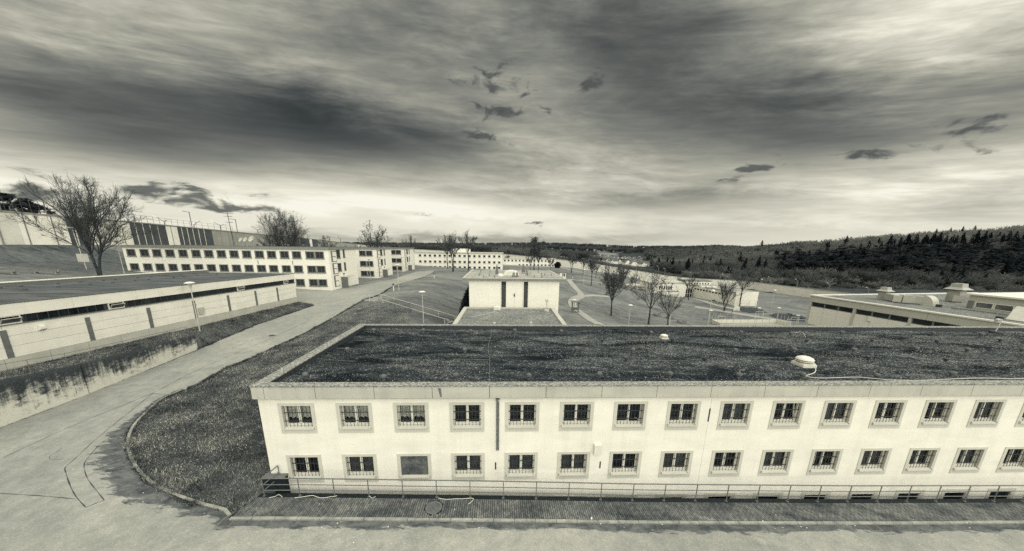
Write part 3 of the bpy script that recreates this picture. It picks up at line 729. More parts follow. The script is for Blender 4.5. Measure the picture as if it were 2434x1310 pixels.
# gravel and moss lumps on the roof
def vnoise(x, y, seed):
    """smooth value noise, two octaves"""
    o = 0
    for k, (sc_, am) in enumerate(((.45, .6), (1.3, .4))):
        G = np.random.default_rng(seed+k).random((64, 64)); X, Y = x*sc_, y*sc_; i, j = np.floor(X).astype(int), np.floor(Y).astype(int); a, b = X-i, Y-j; a, b = a*a*(3-2*a), b*b*(3-2*b); g_ = lambda p, q: G[p % 64, q % 64]
        o = o+am*((g_(i, j)*(1-a)+g_(i+1, j)*a)*(1-b)+(g_(i, j+1)*(1-a)+g_(i+1, j+1)*a)*b)
    return o
def lumps(n, seed):
    rg = np.random.default_rng(seed); u = rg.uniform(.5, U1-.2, n); v = rg.uniform(.3, 11.9, n); den = vnoise(u*.6, v, 40)
    den = .55*den+.45*vnoise(u*.25+3, v*.9, 90); keep = rg.random(n) < np.clip((den-.42)*4.2+u*.003, .03, 1); u, v, den = u[keep], v[keep], den[keep]; n = len(u)
    s = rg.uniform(.010, .024, n)*np.where(rg.random(n) < .04, 2.0, 1)
    base = np.array([(1, 0, -.3), (-.5, .87, -.3), (-.5, -.87, -.3), (0, 0, .8)]); a = rg.uniform(0, 6.28, n)
    c, sn = np.cos(a), np.sin(a); V = np.empty((n, 4, 3))
    V[:, :, 0] = u[:, None]+s[:, None]*(base[None, :, 0]*c[:, None]-base[None, :, 1]*sn[:, None]); V[:, :, 1] = v[:, None]+s[:, None]*(base[None, :, 0]*sn[:, None]+base[None, :, 1]*c[:, None])
    zz = 6.40+.05*np.sin(u*.7+v*.5)+.04*np.sin(v*1.3-u*.31); V[:, :, 2] = zz[:, None]+s[:, None]*base[None, :, 2]*.8
    t = np.where(rg.random(n) < .25+.5*np.clip(den-.4, 0, 1)+.004*u, rg.uniform(.10, .50, n), rg.uniform(.008, .04, n))
    F = np.arange(n*4).reshape(n, 4); F = np.concatenate([F[:, [0, 1, 3]], F[:, [1, 2, 3]], F[:, [2, 0, 3]]])
    return np_mesh('gravel', V.reshape(-1, 3), F, 'stone_grain', {'tone': np.repeat(t, 4)})
struct(obj('gravel', lumps(170000, 5), roof), 'stuff')
vent_m = M_(lambda m: m.lathe([(.095, 0), (.095, .18), (.15, .185), (.16, .21), (.15, .30), (.10, .345), (.02, .36)], 12), 'vent_pipe', 'vent_grey', False)
out_m = M_(lambda m: m.lathe([(.06, 0), (.06, .10), (.105, .12), (.12, .24), (.10, .245)], 10), 'roof_outlet', 'metal_dark')
for px, py in [(728, 897), (912, 897), (1084, 895), (1257, 893), (1424, 892), (1591, 893), (1755, 893), (1906, 893), (2083, 891), (2261, 892), (826, 831), (970, 831), (1105, 831), (1235, 831), (1370, 831), (1504, 832), (1630, 831), (1747, 831), (1887, 831), (2029, 832), (2176, 831), (2298, 832), (2430, 830),
               (889, 786), (1007, 785), (1119, 785), (1224, 786), (1334, 786), (1547, 790), (1760, 790), (1880, 792), (1999, 792), (2104, 792), (2217, 792), (2332, 793)]:
    u, v = RZ(px, py+5, 6.42); o = obj('vent_pipe', vent_m, roof); o.location = (u, v, rz(u, v)-.02); o.rotation_euler = (rnd.uniform(-.06, .06), rnd.uniform(-.06, .06), rnd.random()*6)
for px, py in [(848, 854), (921, 808), (1064, 855), (1096, 809), (1180, 810), (1432, 809), (1488, 855), (1597, 809), (1675, 855), (1759, 810), (1917, 810), (1871, 854), (2063, 855), (2248, 855), (2072, 811), (2226, 811), (2375, 812)]:
    u, v = RZ(px, py+2, 6.42); o = obj('roof_outlet', out_m, roof); o.location = (u, v, rz(u, v)-.02)
def cowl(px, py, w):
    u, v = RZ(px, py, 6.42); c = bpy.data.objects.new('fan_cowl', None)
    mb = MB().box(-.5*w, .5*w, -.5*w, .5*w, 0, .22*w).box(-.44*w, .44*w, -.44*w, .44*w, .22*w, .30*w); mb.cur = 1; mb._lathe([(.34*w, .30*w), (.34*w, .38*w)], 16, (0, 0, 0)); mb.cur = 0
    mb._lathe([(.44*w, .36*w), (.52*w, .37*w), (.53*w, .41*w), (.44*w, .44*w)], 16, (0, 0, 0)); mb._lathe([(.52*w, .49*w), (.54*w, .52*w), (.46*w, .62*w), (.28*w, .70*w), (.05*w, .73*w)], 16, (0, 0, 0)); mb.cur = 1; mb._lathe([(.40*w, .44*w), (.40*w, .50*w)], 16, (0, 0, 0))
    o = mb.build('fan_cowl', ['plastic_white', 'metal_dark'], roof); o.location = (u, v, rz(u, v)-.02)
cowl(1578, 803, .52); cowl(1910, 868, .86)
def roof_wire(pxs, r=.010, mat='cable_grey', blocks=True):
    pts = [RZ(px, py, 6.42) for px, py in pxs]; pts = smooth_line(pts, .5); P = [(p[0], min(max(p[1], .3), 11.9), rz(*p)+.035+.01*math.sin(i)) for i, p in enumerate(pts)]
    MB().tube(P, r, 5).build('lightning_wire' if mat == 'cable_grey' else 'power_cable', mat, roof)
    if blocks:
        for i in range(2, len(P), 3): x, y, z_ = P[i]; MB()._lathe([(.07, -.05), (.06, .03), (.03, .04)], 8, (x, y, z_)).build('wire_holder', 'metal_dark', roof)
for w in [[(750, 852), (800, 856), (848, 856)], [(835, 806), (880, 809), (920, 808)], [(1080, 856), (1120, 857), (1163, 856)], [(1100, 809), (1140, 810), (1180, 810)], [(1500, 855), (1590, 855), (1675, 855)],
          [(1925, 853), (2000, 854), (2063, 856)], [(2250, 856), (2340, 855), (2434, 857)], [(1440, 810), (1520, 810), (1597, 810)], [(1762, 810), (1840, 810), (1917, 810)], [(2076, 811), (2150, 811), (2226, 812)],
          [(1163, 910), (1163, 880), (1164, 850), (1160, 825), (1167, 800), (1168, 783)], [(1515, 820), (1540, 842), (1590, 860), (1630, 893), (1660, 908)], [(1860, 825), (1930, 845), (2060, 878), (2130, 905)], [(1780, 792), (1900, 806), (2080, 822), (2250, 845), (2434, 872)], [(2035, 792), (2200, 800), (2300, 800)]]: roof_wire(w)
roof_wire([(1925, 868), (1938, 876), (1936, 886), (1916, 894), (1920, 897), (1945, 899), (2000, 896), (2045, 894), (2100, 899), (2190, 905), (2300, 903), (2434, 900)], .025, 'cable_white', False)
roof_wire([(1888, 792), (1905, 791), (1915, 802)], .015, 'cable_white', False)
# floodlight on the back parapet
u, v = RZ(2412, 789, 6.76); fl = thing('floodlight', 'small floodlight on a leaning post at the back edge of the mossy roof', 'floodlight', (*uv(u, 11.4), 6.44), AN)
MB()._lathe([(.38, 0), (.36, .1), (.1, .12)], 12, (0, 0, 0)).build('foot', 'metal_dark', fl); MB().tube([(0, 0, .1), (.22, 0, 1.15)], .05, 6).build('pole', 'metal_pale', fl)
mb = MB(); mb.hexa([(-.42, -.1, .95), (-.08, -.14, .92), (-.08, .1, .92), (-.42, .1, .95)], [(-.46, -.2, 1.2), (-.06, -.2, 1.22), (-.1, .05, 1.25), (-.4, .05, 1.22)]); mb.build('lamp_head', 'metal_pale', fl)
MB().tube([(.05, 0, 1.0), (-.1, 0, 1.05)], .03, 5).build('bracket', 'metal_grey', fl)
# things on the facade
(a_, z_), (b_, z2_) = FZ(1043, 923, -.172), FZ(1049, 945, -.172)
mb = MB(); mb.quad((a_-.05, -.1745, z_), (a_-.02, -.1745, z2_+.35), (b_-.05, -.1745, z2_+.02), (b_+.03, -.1745, z2_+.02), (a_+.10, -.1745, z_)); mb.build('fascia_stain', 'metal_grey', blk)
u, z = FZ(1183, 949); u2, z2 = FZ(1183, 1069)
MB().tube([(u-.035, -.05, z), (u-.035, -.05, z2)], .035, 8).tube([(u+.045, -.05, z-.1), (u+.045, -.05, z2)], .03, 8).box(u-.09, u+.09, -.09, -.01, z-.02, z+.07).box(u-.09, u+.09, -.02, 0, z2+.5, z2+.54).box(u-.09, u+.09, -.02, 0, z2+1.7, z2+1.74).build('downpipe', 'metal_grey', blk)
for p1, p2 in (((1178, 1099), (1178, 1116)), ((1427, 1097), (1425, 1113)), ((1688, 971), (1684, 1002))):
    (a, z), (b, z2) = FZ(*p1), FZ(*p2); MB().box(a-.035, a+.035, -.012, .02, z2, z).build('wall_slot', 'metal_dark', blk)
(a, z), (b, z2) = FZ(1412, 1053), FZ(1427, 1078)
mb = MB().hexa([(a-.02, -.02, z2), (b+.02, -.02, z2), (b+.02, .01, z2), (a-.02, .01, z2)], [(a-.02, -.02, z), (b+.02, -.02, z), (b+.02, .01, z), (a-.02, .01, z)]).hexa([(a, -.16, z2+.04), (b, -.16, z2+.04), (b, -.02, z2), (a, -.02, z2)], [(a, -.16, z-.06), (b, -.16, z-.06), (b, -.02, z), (a, -.02, z)]); mb.build('meter_box', 'plastic_white', blk)
# pit at the left end of the light well, and the light well floor
MB().box(-.55, -.3, -2.0+1.2, .0, -1.6, zp(-.4)-.03).build('pit_wall', 'strip_dark', blk)
(a, z) = FZ(664, 1137, -.3); (b, z2) = FZ(675, 1137, -.3)
MB().box(-.3, b, -.32, -.005, -1.6, z).build('cellar_plinth', 'paving_joint', blk); MB().box(-.3, b+.03, -.36, -.003, z, z+.06).build('plinth_slab', 'strip_dark', blk)
MB().box(-.3, U1, -.62, 0, -1.75, -1.6).build('light_well_floor', 'strip_dark', blk)

# railing along the light well
rl = thing('railing', 'grey steel tube railing with three rails in front of the nearest white building', 'railing', (O2[0], O2[1], 0), AN)
VR = -.72; RU0 = .0
pu = [RU0]+[1.72+1.69*k for k in range(26)]
def rail_line(mb, h, r):
    mb.tube([(a, VR, float(zp(a))+h) for a in pu], r, 6)
for h, r in ((1.0, .03), (.64, .022), (.32, .022)): mb = MB(); rail_line(mb, h, r); mb.build('rail', 'metal_grey', rl, True)
for a in pu: MB().tube([(a, VR, float(zp(a))), (a, VR, float(zp(a))+.985)], .024, 6).box(a-.06, a+.06, VR-.06, VR+.06, float(zp(a)), float(zp(a))+.012).build('post', 'metal_grey', rl)
ue, ze = FZ(660, 1107, -.10)
for h, r in ((1.0, .03), (.64, .022), (.32, .022)): MB().tube([(RU0, VR, 1.11+h), (ue, -.10, ze+(h-1.0))], r, 6).build('return_rail', 'metal_grey', rl)
MB().tube([(ue, -.10, ze-.95), (ue, -.10, ze)], .024, 6).build('post', 'metal_grey', rl)

# manhole covers, gullies
def manhole(u, v, label, r=.40):
    P = uv(u, v); t = thing('manhole_cover', label, 'manhole', (*P, float(zp(u))-.012), AN)
    MB()._lathe([(r, -.03), (r, .008), (r-.05, .014), (r-.06, .006)], 28, (0, 0, 0)).build('ring', 'strip_dark', t)
    mb = MB()._lathe([(r-.075, -.02), (r-.075, .010)], 28, (0, 0, 0))
    for a in range(5): x = -.22+a*.11; mb.box(x-.02, x+.02, -.2, .2, .0101, .016)
    mb.build('lid', 'vent_grey', t)
manhole(*MAN_U, 'round iron manhole cover set in the brick pavement')
P = onG(647, 798); t = thing('manhole_cover', 'round dark manhole cover in the road leading uphill', 'manhole', (P[0], P[1], P[2]+.022))
MB()._lathe([(.36, -.02), (.36, .008)], 24, (0, 0, 0)).build('lid', 'asphalt_seam', t); MB()._lathe([(.42, -.02), (.42, .003)], 24, (0, 0, 0)).build('ring', 'strip_dark', t)
def gully(px, py, rz_, label):
    P = onG(px, py); t = thing('drain_grate', label, 'drain', (P[0], P[1], P[2]+.02), rz_)
    mb = MB(); frame_ring_flat = [(-.3, .3, -.3, -.25), (-.3, .3, .25, .3), (-.3, -.25, -.25, .25), (.25, .3, -.25, .25)]
    for x0, x1, y0, y1 in frame_ring_flat: mb.box(x0, x1, y0, y1, -.02, .022)
    mb.build('frame', 'metal_grey', t); MB().box(-.25, .25, -.25, .25, -.02, .004).build('shaft', 'black_gap', t)
    for k in range(7): x = -.225+k*.075; MB().box(x-.018, x+.018, -.25, .25, .005, .02).build('grate_bar', 'metal_grey', t)
gully(541, 1241, R(4), 'square iron drain grate at the corner of the grass bank kerb'); gully(2071, 1252, R(2.3), 'square iron drain grate by the kerb at the lower right')

def xf(mb, mat):
    mb.v = [tuple(mat @ Vector(p)) for p in mb.v]; return mb
def plane_map(p0, d):
    """vertical plane through plan point p0 along unit d: photo point -> (distance along d, z)"""
    p0 = np.asarray(p0, float); d = np.asarray(d, float)/np.linalg.norm(d); n3 = np.array([-d[1], d[0], 0])
    def f(px, py):
        r = ray(px, py); P = CP + r*(((np.array([*p0, 0])-CP)@n3)/(r@n3)); return float((P[:2]-p0)@d), float(P[2])
    return f
# ------------------------------------------------------------------ long low workshop on the left
wsL = thing('workshop', 'long low pale workshop with a dark ribbon window above the stained retaining wall', 'building', (-38, 0, 0)); wsL.rotation_euler = (0, .01555, math.pi/2)
X0, X1, TOPL = 8.0, 56.35, 9.03
mb = MB(); mb.quad((X0, 0, 3.0), (X1, 0, 3.0), (X1, 0, 7.42), (X0, 0, 7.42)); mb.quad((X1, 0, 3.0), (X1, 15, 3.0), (X1, 15, 9.0), (X1, 0, 9.0)); mb.quad((X0, 15, 3), (X0, 15, 9), (X1, 15, 9), (X1, 15, 3)); mb.quad((X0, 0, 3), (X0, 0, 9), (X0, 15, 9), (X0, 15, 3))
wl = mb.build('wall', 'wall_panel', wsL)
# precast wall panels, three courses between the dark pilasters
pil = [28.0-4.9*k for k in (4, 3, 2, 1)]+[28.0, 32.95, 37.85, 42.6, 47.3, 51.8, 56.3]
for a, b in zip(pil[:-1], pil[1:]):
    for z0, z1 in ((4.95, 5.78), (5.8, 6.58), (6.6, 7.40)):
        MB().box(a+.012, b-.012, -.05+rnd.uniform(-.008, .008), .02, z0, z1-.008).build('wall_panel', 'wall_panel', wsL)
for a in pil[:-1]: MB().box(a-.17, a+.17, -.09, .02, 4.3, 7.08).build('pilaster', 'strip_dark', wsL)
mb = MB(); a = X0
while a < X1-.1: b = min(a+2.45, X1); MB().box(a+.01, b-.01, -.10, .02, 3.4, 4.93).build('plinth_panel', 'fascia', wsL); a = b
a = X0
k = 0
while a < X1-.05:
    b = min(a+4.83, X1+.05); MB().box(a+.008, b-.008, -.10, -.03, 8.08, 9.0).build('fascia_panel', 'wall_panel', wsL); a = b
MB().box(X0, X1, -.03, .1, 8.09, 8.98).box(X0, X1, .05, .1, 7.42, 8.09).build('lintel', 'metal_dark', wsL)
# ribbon window: one pane each .6 m, some vent lights stand open
rib = MB().box(X0, X1, -.12, .05, 7.40, 7.47).build('ribbon_sill', 'metal_grey', wsL)
pw = .62; pm = M_(lambda m: m.box(0, pw-.035, .01, .03, 0, .60), 'pane', 'pane_dark'); mm = M_(lambda m: m.box(-.02, .02, -.03, .05, 0, .60), 'mullion', 'metal_dark')
vents = [(23.0, 24.2), (29.75, 31.0), (44.3, 45.5), (53.6, 54.6)]
a = 22.0
while a < X1-.3:
    if not any(v0-.5 < a < v1-.05 for v0, v1 in vents): o = obj('pane', pm, wsL); o.location = (a+.0175, 0, 7.475); o = obj('mullion', mm, wsL); o.location = (a, 0, 7.475)
    a += pw
for v0, v1 in vents:
    mb = MB(); frame_ring(mb, v0, v1, 7.47, 8.07, .06, -.06, .04); vt = mb.build('vent_light', 'paint_white', wsL)
    mb = MB(); frame_ring(mb, 0, v1-v0-.14, 0, .46, .05, -.02, .02); o = mb.build('tilted_sash', 'metal_pale', vt); o.location = (v0+.07, -.03, 7.52); o.rotation_euler = (R(32), 0, 0)
    mb = MB().quad((.05, 0, .05), (v1-v0-.19, 0, .05), (v1-v0-.19, 0, .41), (.05, 0, .41)); o = mb.build('pane', 'pane_mid', vt); o.location = (v0+.07, -.03, 7.52); o.rotation_euler = (R(32), 0, 0)
    MB().quad((v0+.06, .03, 7.53), (v1-.06, .03, 7.53), (v1-.06, .03, 8.01), (v0+.06, .03, 8.01)).build('pane', 'pane_dark', vt)
rf = MB().box(X0, X1+.04, -.12, 15.2, 8.985, 9.03).build('roof', 'roof_bitumen', wsL)
MB().box(X0, X1+.05, -.14, -.02, 9.0, 9.075).build('roof_edge', 'metal_grey', wsL)
mb = MB().box(X0, X1+.05, 14.75, 15.3, 9.0, 9.42); mb.build('back_parapet', 'trim_dark', wsL); a = X0
while a < X1: b = min(a+3.2, X1); MB().box(a+.02, b-.02, 14.7, 15.38, 9.42, 9.50).build('coping_slab', 'paint_white', wsL); a = b
MB().box(X1-.25, X1+.08, -.06, 14.7, 9.03, 9.13).build('end_kerb', 'metal_pale', wsL)
dm = M_(lambda m: m._lathe([(.14, 0), (.12, .1), (.07, .14)], 8, (0, 0, 0)), 'roof_outlet', 'metal_dark')
for k in range(18): o = obj('roof_outlet', dm, rf); o.location = (15+k*2.3+rnd.uniform(-.5, .5), 9.6+rnd.uniform(-.3, .3), 9.03); o2 = obj('roof_outlet', dm, rf); o2.location = (19+k*2.1+rnd.uniform(-.6, .6), 13.2, 9.03)
MB().hexa([(24.9, -.3, 6.75), (25.25, -.3, 6.75), (25.3, -.05, 6.6), (24.85, -.05, 6.6)], [(24.95, -.28, 6.95), (25.2, -.28, 6.95), (25.3, -.05, 7.1), (24.85, -.05, 7.1)]).build('wall_lamp', 'plastic_white', wsL)
MB().box(38.2, 38.85, -.22, -.05, 5.35, 6.15).build('cabinet', 'fascia', wsL)

# retaining wall, its railing and the grass terrace above it
RX = lambda Y: np.interp(Y, [8, 19.1, 23.7, 33.85], [-33.6, -33.6, -33.6, -34.45]); RT = lambda Y: np.interp(Y, [8, 19.1, 23.74, 33.85], [5.2, 4.35, 3.9, 3.45])
rw = thing('retaining_wall', 'mossy streaked concrete retaining wall along the left edge of the road', 'wall', (-33.6, 20, 1.2))
ysec = [6, 14, 23.7, 33.85]
for a, b in zip(ysec[:-1], ysec[1:]):
    n = int((b-a)*3); V = []; Hh = []; F = []
    Y = np.linspace(a+.02, b-.02, n+1); m = 9
    for y in Y:
        zb, zt = T1(RX(y), y)-.15, float(RT(y))
        for j in range(m): t = j/(m-1); V.append((RX(y)+33.6, y-20, zb+(zt-zb)*t-1.2)); Hh.append(t*(.6+.4*np.interp(y, [8, 24, 34], [1, 1, .7])))
        V.append((RX(y)+33.6-.35, y-20, zt-1.2)); Hh.append(.9); V.append((RX(y)+33.6-.35, y-20, zb-1.2)); Hh.append(.6)
    k = m+2
    for i in range(n):
        for j in range(k-1): F.append((i*k+j, (i+1)*k+j, (i+1)*k+j+1, i*k+j+1))
    obj('wall_section', np_mesh('wall_section', V, F, 'retaining_concrete', {'hgt': Hh}), rw)
e = len(V)
y = 33.83; zb, zt = T1(RX(y), y)-.15, float(RT(y)); MB().quad((RX(y)+33.6, y-20, zb-1.2), (RX(y)+33.25, y-20, zb-1.2), (RX(y)+33.25, y-20, zt-1.2), (RX(y)+33.6, y-20, zt-1.2)).build('end_face', 'retaining_concrete', rw)
rr = thing('railing', 'thin dark two-rail railing standing on the terrace above the stained retaining wall', 'railing', (-34, 20, 3.8))
yy = [12.5, 15, 17.4, 19.6, 21.3, 23.2, 25.2, 27.2, 29.1, 31.2, 33.4]
for h in (1.02, .55): MB().tube([(RX(y)-.28+34, y-20, RT(y)+h-3.8) for y in yy], .018, 5).build('rail', 'metal_grey', rr)
for y in yy: MB().tube([(RX(y)-.28+34, y-20, RT(y)-.2-3.8), (RX(y)-.28+34, y-20, RT(y)+1.02-3.8)], .02, 5).build('post', 'metal_grey', rr)
def terrace():
    Y = np.arange(6, 57, .5); V = []; n = 8
    for y in Y:
        xo = float(RX(y))-.3 if y < 33.8 else float(np.interp(y, [33.8, 35, 43, 56, 57], [-34.7, -34.6, -35.45, -35.05, -35.3])); zo = float(RT(y))-.06 if y < 33.8 else float(np.interp(y, [33.8, 35.5, 40], [3.3, T1(-34.8, 35.5)+.05, T1(-35.3, 40)+.05]) if y < 40 else T1(xo, y)+.05)
        zi = float(np.interp(y, [6, 22.4, 56.5], [3.95, 3.72, 3.15])); xi = -38.05
        V.append((xo+(.3 if y < 34.4 else .2), y, T1(xo+.2, y)-.15) if y >= 33.8 else (xo+.15, y, zo-.3))
        for j in range(1, n): t = (j-1)/(n-2); V.append((xo+(xi-xo)*t, y, zo+(zi-zo)*(t**.85 if y > 33.8 else t)))
    F = []
    for i in range(len(Y)-1):
        for j in range(n-1): F.append((i*n+j, (i+1)*n+j, (i+1)*n+j+1, i*n+j+1))
    V = np.array(V); struct(obj('grass_terrace', np_mesh('grass_terrace', V, F, 'grass_bank', {'dark': np.full(len(V), .1)}, True))); return V, n
TERR, TERR_N = terrace()

# ------------------------------------------------------------------ cell wings up the road (same design, three times)
fw = {}
def far_window_set(w, h, key, frame=.2, mat='trim_dark', bars=True):
    fw[key] = (M_(lambda m: frame_ring(m, 0, w, 0, h, frame, -.05, .18, frame*.8, frame*1.1).box(-.06, w+.06, -.14, .02, -.02, .12), 'window', mat),
               M_(lambda m: m.quad((frame, .14, frame), (w-frame, .14, frame), (w-frame, .14, h-frame), (frame, .14, h-frame)), 'pane', 'pane_dark'),
               M_(lambda m: (m.box(w/2-.03, w/2+.03, .08, .13, frame, h-frame), [m.box(x-.012, x+.012, .02, .045, frame*.7, h-frame*.7) for x in np.arange(frame+.1, w-frame, .2)] if bars else None), 'glazing_bars', 'metal_grey'), w, h)
far_window_set(1.95, 1.62, 'wing'); far_window_set(1.55, 1.5, 'far', .22, 'trim_grey', False); far_window_set(.85, 1.9, 'slit', .12); far_window_set(1.6, 1.9, 'pair', .14)
def put_window(parent, key, x, z, off=(0, 0), rot=0):
    a, b, c, w, h = fw[key]; o = obj('window', a, parent); ca, sa = math.cos(rot), math.sin(rot)
    o.location = (off[0]+ca*x, off[1]+sa*x, z); o.rotation_euler = (0, 0, rot); obj('pane', b, o); obj('glazing_bars', c, o); return o
def holes(ws, key): a, b, c, w, h = fw[key]; return [(x+.05, x+w-.05, z+.05, z+h-.05) for x, z in ws]
LX = [atY(p, 600, 71)[0]+39.6 for p in (301, 332.5, 362, 393, 424, 455, 485, 515, 545, 575, 605, 634, 664.6, 693.5)]
def wing(label, X, Y, dz, ncol, vis_from, length, extra=True):
    t = thing('cell_wing', label, 'building', (X, Y, 3.3+dz), 0, 'white three-storey wings beside the road')
    cols = LX[-ncol:]; xr = -length
    ws = [(x, z) for x in cols for z in (6.65, 3.63, .72)] + [(x, z) for x in (-4.05-.95, -2.98) for z in (6.65, 3.63, .72)]
    mb = MB(); wall_grid(mb, xr, 0, -2.5, 9.0, holes(ws, 'wing'), 0, .2)
    mb.quad((xr, 0, -2.5), (xr, 0, 9), (xr, 12.4, 9), (xr, 12.4, -2.5)); mb.quad((xr, 12.4, -2.5), (xr, 12.4, 9), (0, 12.4, 9), (0, 12.4, -2.5))
    e = [(3.05, 6.7), (3.05, 3.75)]; sl_ = [(5.9, 6.75), (5.9, 3.8)]
    m2 = MB(); wall_grid(m2, 0, 12.4, -2.5, 9.0, holes(e, 'pair')+holes(sl_, 'slit')+[(4.2, 7.0, .05, 2.35)], 0, .2); xf(m2, Matrix.Translation((0, 0, 0)) @ Matrix.Rotation(math.pi/2, 4, 'Z'))
    n = len(mb.v); mb.v += m2.v; mb.f += [tuple(i+n for i in f) for f in m2.f]; mb.mi += m2.mi
    mb.build('wall', 'wall_paint_far', t)
    for x, z in ws: put_window(t, 'wing', x, z)
    for x, z in e: put_window(t, 'pair', x, z, (0, 0), math.pi/2)
    for x, z in sl_: put_window(t, 'slit', x, z, (0, 0), math.pi/2)
    # fascia in panels, flat roof
    a = xr
    while a < .2: b = min(a+2.9, .22); MB().box(a+.012, b-.012, -.22, .1, 8.62, 9.12).build('fascia_panel', 'fascia_dark', t); a = b
    a = .12
    while a < 12.5: b = min(a+2.9, 12.6); MB().box(.02, .22, a+.012, b-.012, 8.62, 9.12).build('fascia_panel', 'fascia_dark', t); a = b
    MB().box(xr, .16, -.16, 12.6, 8.98, 9.09).build('roof', 'roof_bitumen', t)
    # painted mural strip on the end wall: a dark band and round figures, one per storey
    for i, (z0, z1, y0) in enumerate(((6.0, 8.35, .8), (3.3, 5.75, .95), (.5, 3.05, 1.05))):
        MB().box(.003, .02, y0, y0+.62, z0, z1).build('mural_stem', 'trim_dark', t); mb = MB(); w_ = 1.5
        for q, (zz, ln) in enumerate(((z0, 1.0), ((z0+z1)/2-.08, .7), (z1-.16, .95))):
            mb.box(.004, .018, y0+.63, y0+.62+w_*ln, zz, zz+.16); mb.box(.004, .018, y0+.62+w_*ln, y0+.74+w_*ln, zz-(.22 if q else 0), zz+(.38 if q == 0 else .16))
        mb.build('mural_arms', 'trim_dark', t)
    # entrance porch with side screen and step
    MB().box(.0, 1.5, 4.0, 4.12, -.2, 2.45).build('porch_screen', 'metal_grey', t); MB().box(0, 1.6, 3.9, 7.2, 2.45, 2.6).build('porch_roof', 'metal_pale', t)
    dr = MB().box(-.14, -.06, 4.25, 6.95, 0, 2.33).build('door', 'trim_dark', t); MB().box(-.06, -.05, 5.3, 5.75, 1.2, 1.7).box(-.06, -.05, 5.35, 5.7, .7, 1.0).build('notice', 'litter_pale', dr); MB().box(-.06, -.02, 4.4, 5.0, .9, 2.2).build('door_pane', 'pane_dark', dr)
    MB().box(0, 2.2, 3.6, 7.6, -1.2, -.02).build('step', 'kerb_concrete', t); MB().box(0, .2, 5.1, 5.5, 2.95, 3.25).build('porch_lamp', 'metal_dark', t)
    for x in (-8.0, -15.5): MB().box(x-.06, x+.06, -.03, .02, 5.4, 6.2).build('wall_slot', 'metal_dark', t)
    for k in range(5): o = obj('vent_pipe', vent_m, t); o.scale = (1.6, 1.6, 1.6); o.location = (-3-k*4.2, 5+rnd.uniform(-2, 2), 9.09)
    return t
wA = wing('white three-storey wing with dark barred windows, nearest of the three wings beside the road', -39.6, 71, 0, 14, 0, 44.2)
wB = wing('white three-storey wing behind the nearest one, middle of the three wings beside the road', -40.6, 98, -.25, 6, 0, 34)
wC = wing('white three-storey wing farthest up the road of the three', -40.9, 124, -.45, 4, 0, 30)
# dishes and mast on the near wing's roof
for px, r, lab in ((603, .72, 'larger white satellite dish on the wing roof'), (588, .55, 'small white satellite dish beside the larger one on the wing roof'), (577, .5, 'leftmost small satellite dish on the wing roof')):
    P = atY(px, 585, 74); t = thing('satellite_dish', lab, 'satellite dish', (P[0], 74, 12.38), R(-15))
    MB().tube([(0, 0, 0), (0, 0, 1.0+r*.6)], .04, 6).build('mast', 'metal_pale', t)
    mb = MB()._lathe([(.05, .18*r), (.35*r, .12*r), (.7*r, -.02*r), (r, -.3*r), (r*.98, -.33*r), (.68*r, -.06*r), (.05, .13*r)], 18, (0, 0, 0)); xf(mb, Matrix.Translation((0, -.15, 1.0+r*.8)) @ Matrix.Rotation(R(62), 4, 'X') @ Matrix.Rotation(math.pi, 4, 'X')); mb.build('reflector', 'metal_pale', t, True)
    MB().tube([(0, -.1, 1.0+r*.2), (0, -.3-r*.8, 1.2+r*.8)], .025, 5).build('feed_arm', 'metal_grey', t)
P = atY(556, 583, 77); t = thing('antenna_mast', 'tall thin aerial mast with cross bars on the wing roof', 'antenna', (P[0], 77, 12.38))
MB().tube([(0, 0, 0), (-.2, 0, 7.4)], .06, 6).tube([(.25, .1, 0), (-.1, .05, 4)], .03, 5).build('mast', 'metal_dark', t)
for z, w in ((7.2, 1.1), (6.6, .8), (5.3, .7)):
    mb = MB().tube([(-.2-w, 0, z), (-.2+w, .2, z-.05)], .03, 5)
    for k in range(5): x = -.2-w+k*w/2; mb.tube([(x, -.3, z+.02), (x, .3, z+.02)], .018, 4)
    mb.build('aerial', 'metal_dark', t)

# far three-storey block and the low one behind it
def far_block(name, label, Y, pl, pr, zt, zb, rows, pxs, key, skip=None):
    x0, x1 = atY(pl, 620, Y)[0], atY(pr, 620, Y)[0]; t = thing(name, label, 'building', (x0, Y, zb)); L = x1-x0
    ws = []
    for r, zz in enumerate(rows):
        for k, p in enumerate(pxs):
            if skip and skip(r, k): continue
            ws.append((atY(p, 620, Y)[0]-x0, zz-zb))
    mb = MB(); wall_grid(mb, 0, L, -4, zt-zb, holes(ws, key), 0, .2); mb.quad((L, 0, -4), (L, 12, -4), (L, 12, zt-zb), (L, 0, zt-zb)); mb.quad((0, 0, -4), (0, 0, zt-zb), (0, 12, zt-zb), (0, 12, -4))
    mb.build('wall', 'wall_paint_far', t)
    for x, z in ws: put_window(t, key, x, z)
    MB().box(-.3, L+.3, -.3, 12.3, zt-zb, zt-zb+.55).build('roof', 'fascia', t)
    return t
zD = atY(1190, 601.6, 182)[2]; rowsD = [atY(1186, q, 182)[2] for q in (613.2, 627.4, 640.3)]
fbD = far_block('cell_block', 'distant white three-storey block with a regular grid of small windows beyond the road crest', 182, 985, 1194, zD-.5, atY(1194, 642, 182)[2], rowsD, [1183.2-11.72*k for k in range(17)], 'far')
MB().box(20, 30, 3, 9, zD+.0-fbD.location.z, zD+2.0-fbD.location.z).build('roof_house', 'wall_panel', fbD)
zE = atY(1300, 616.5, 240)[2]; rowsE = [atY(1260, q, 240)[2] for q in (622.6, 632.6)]
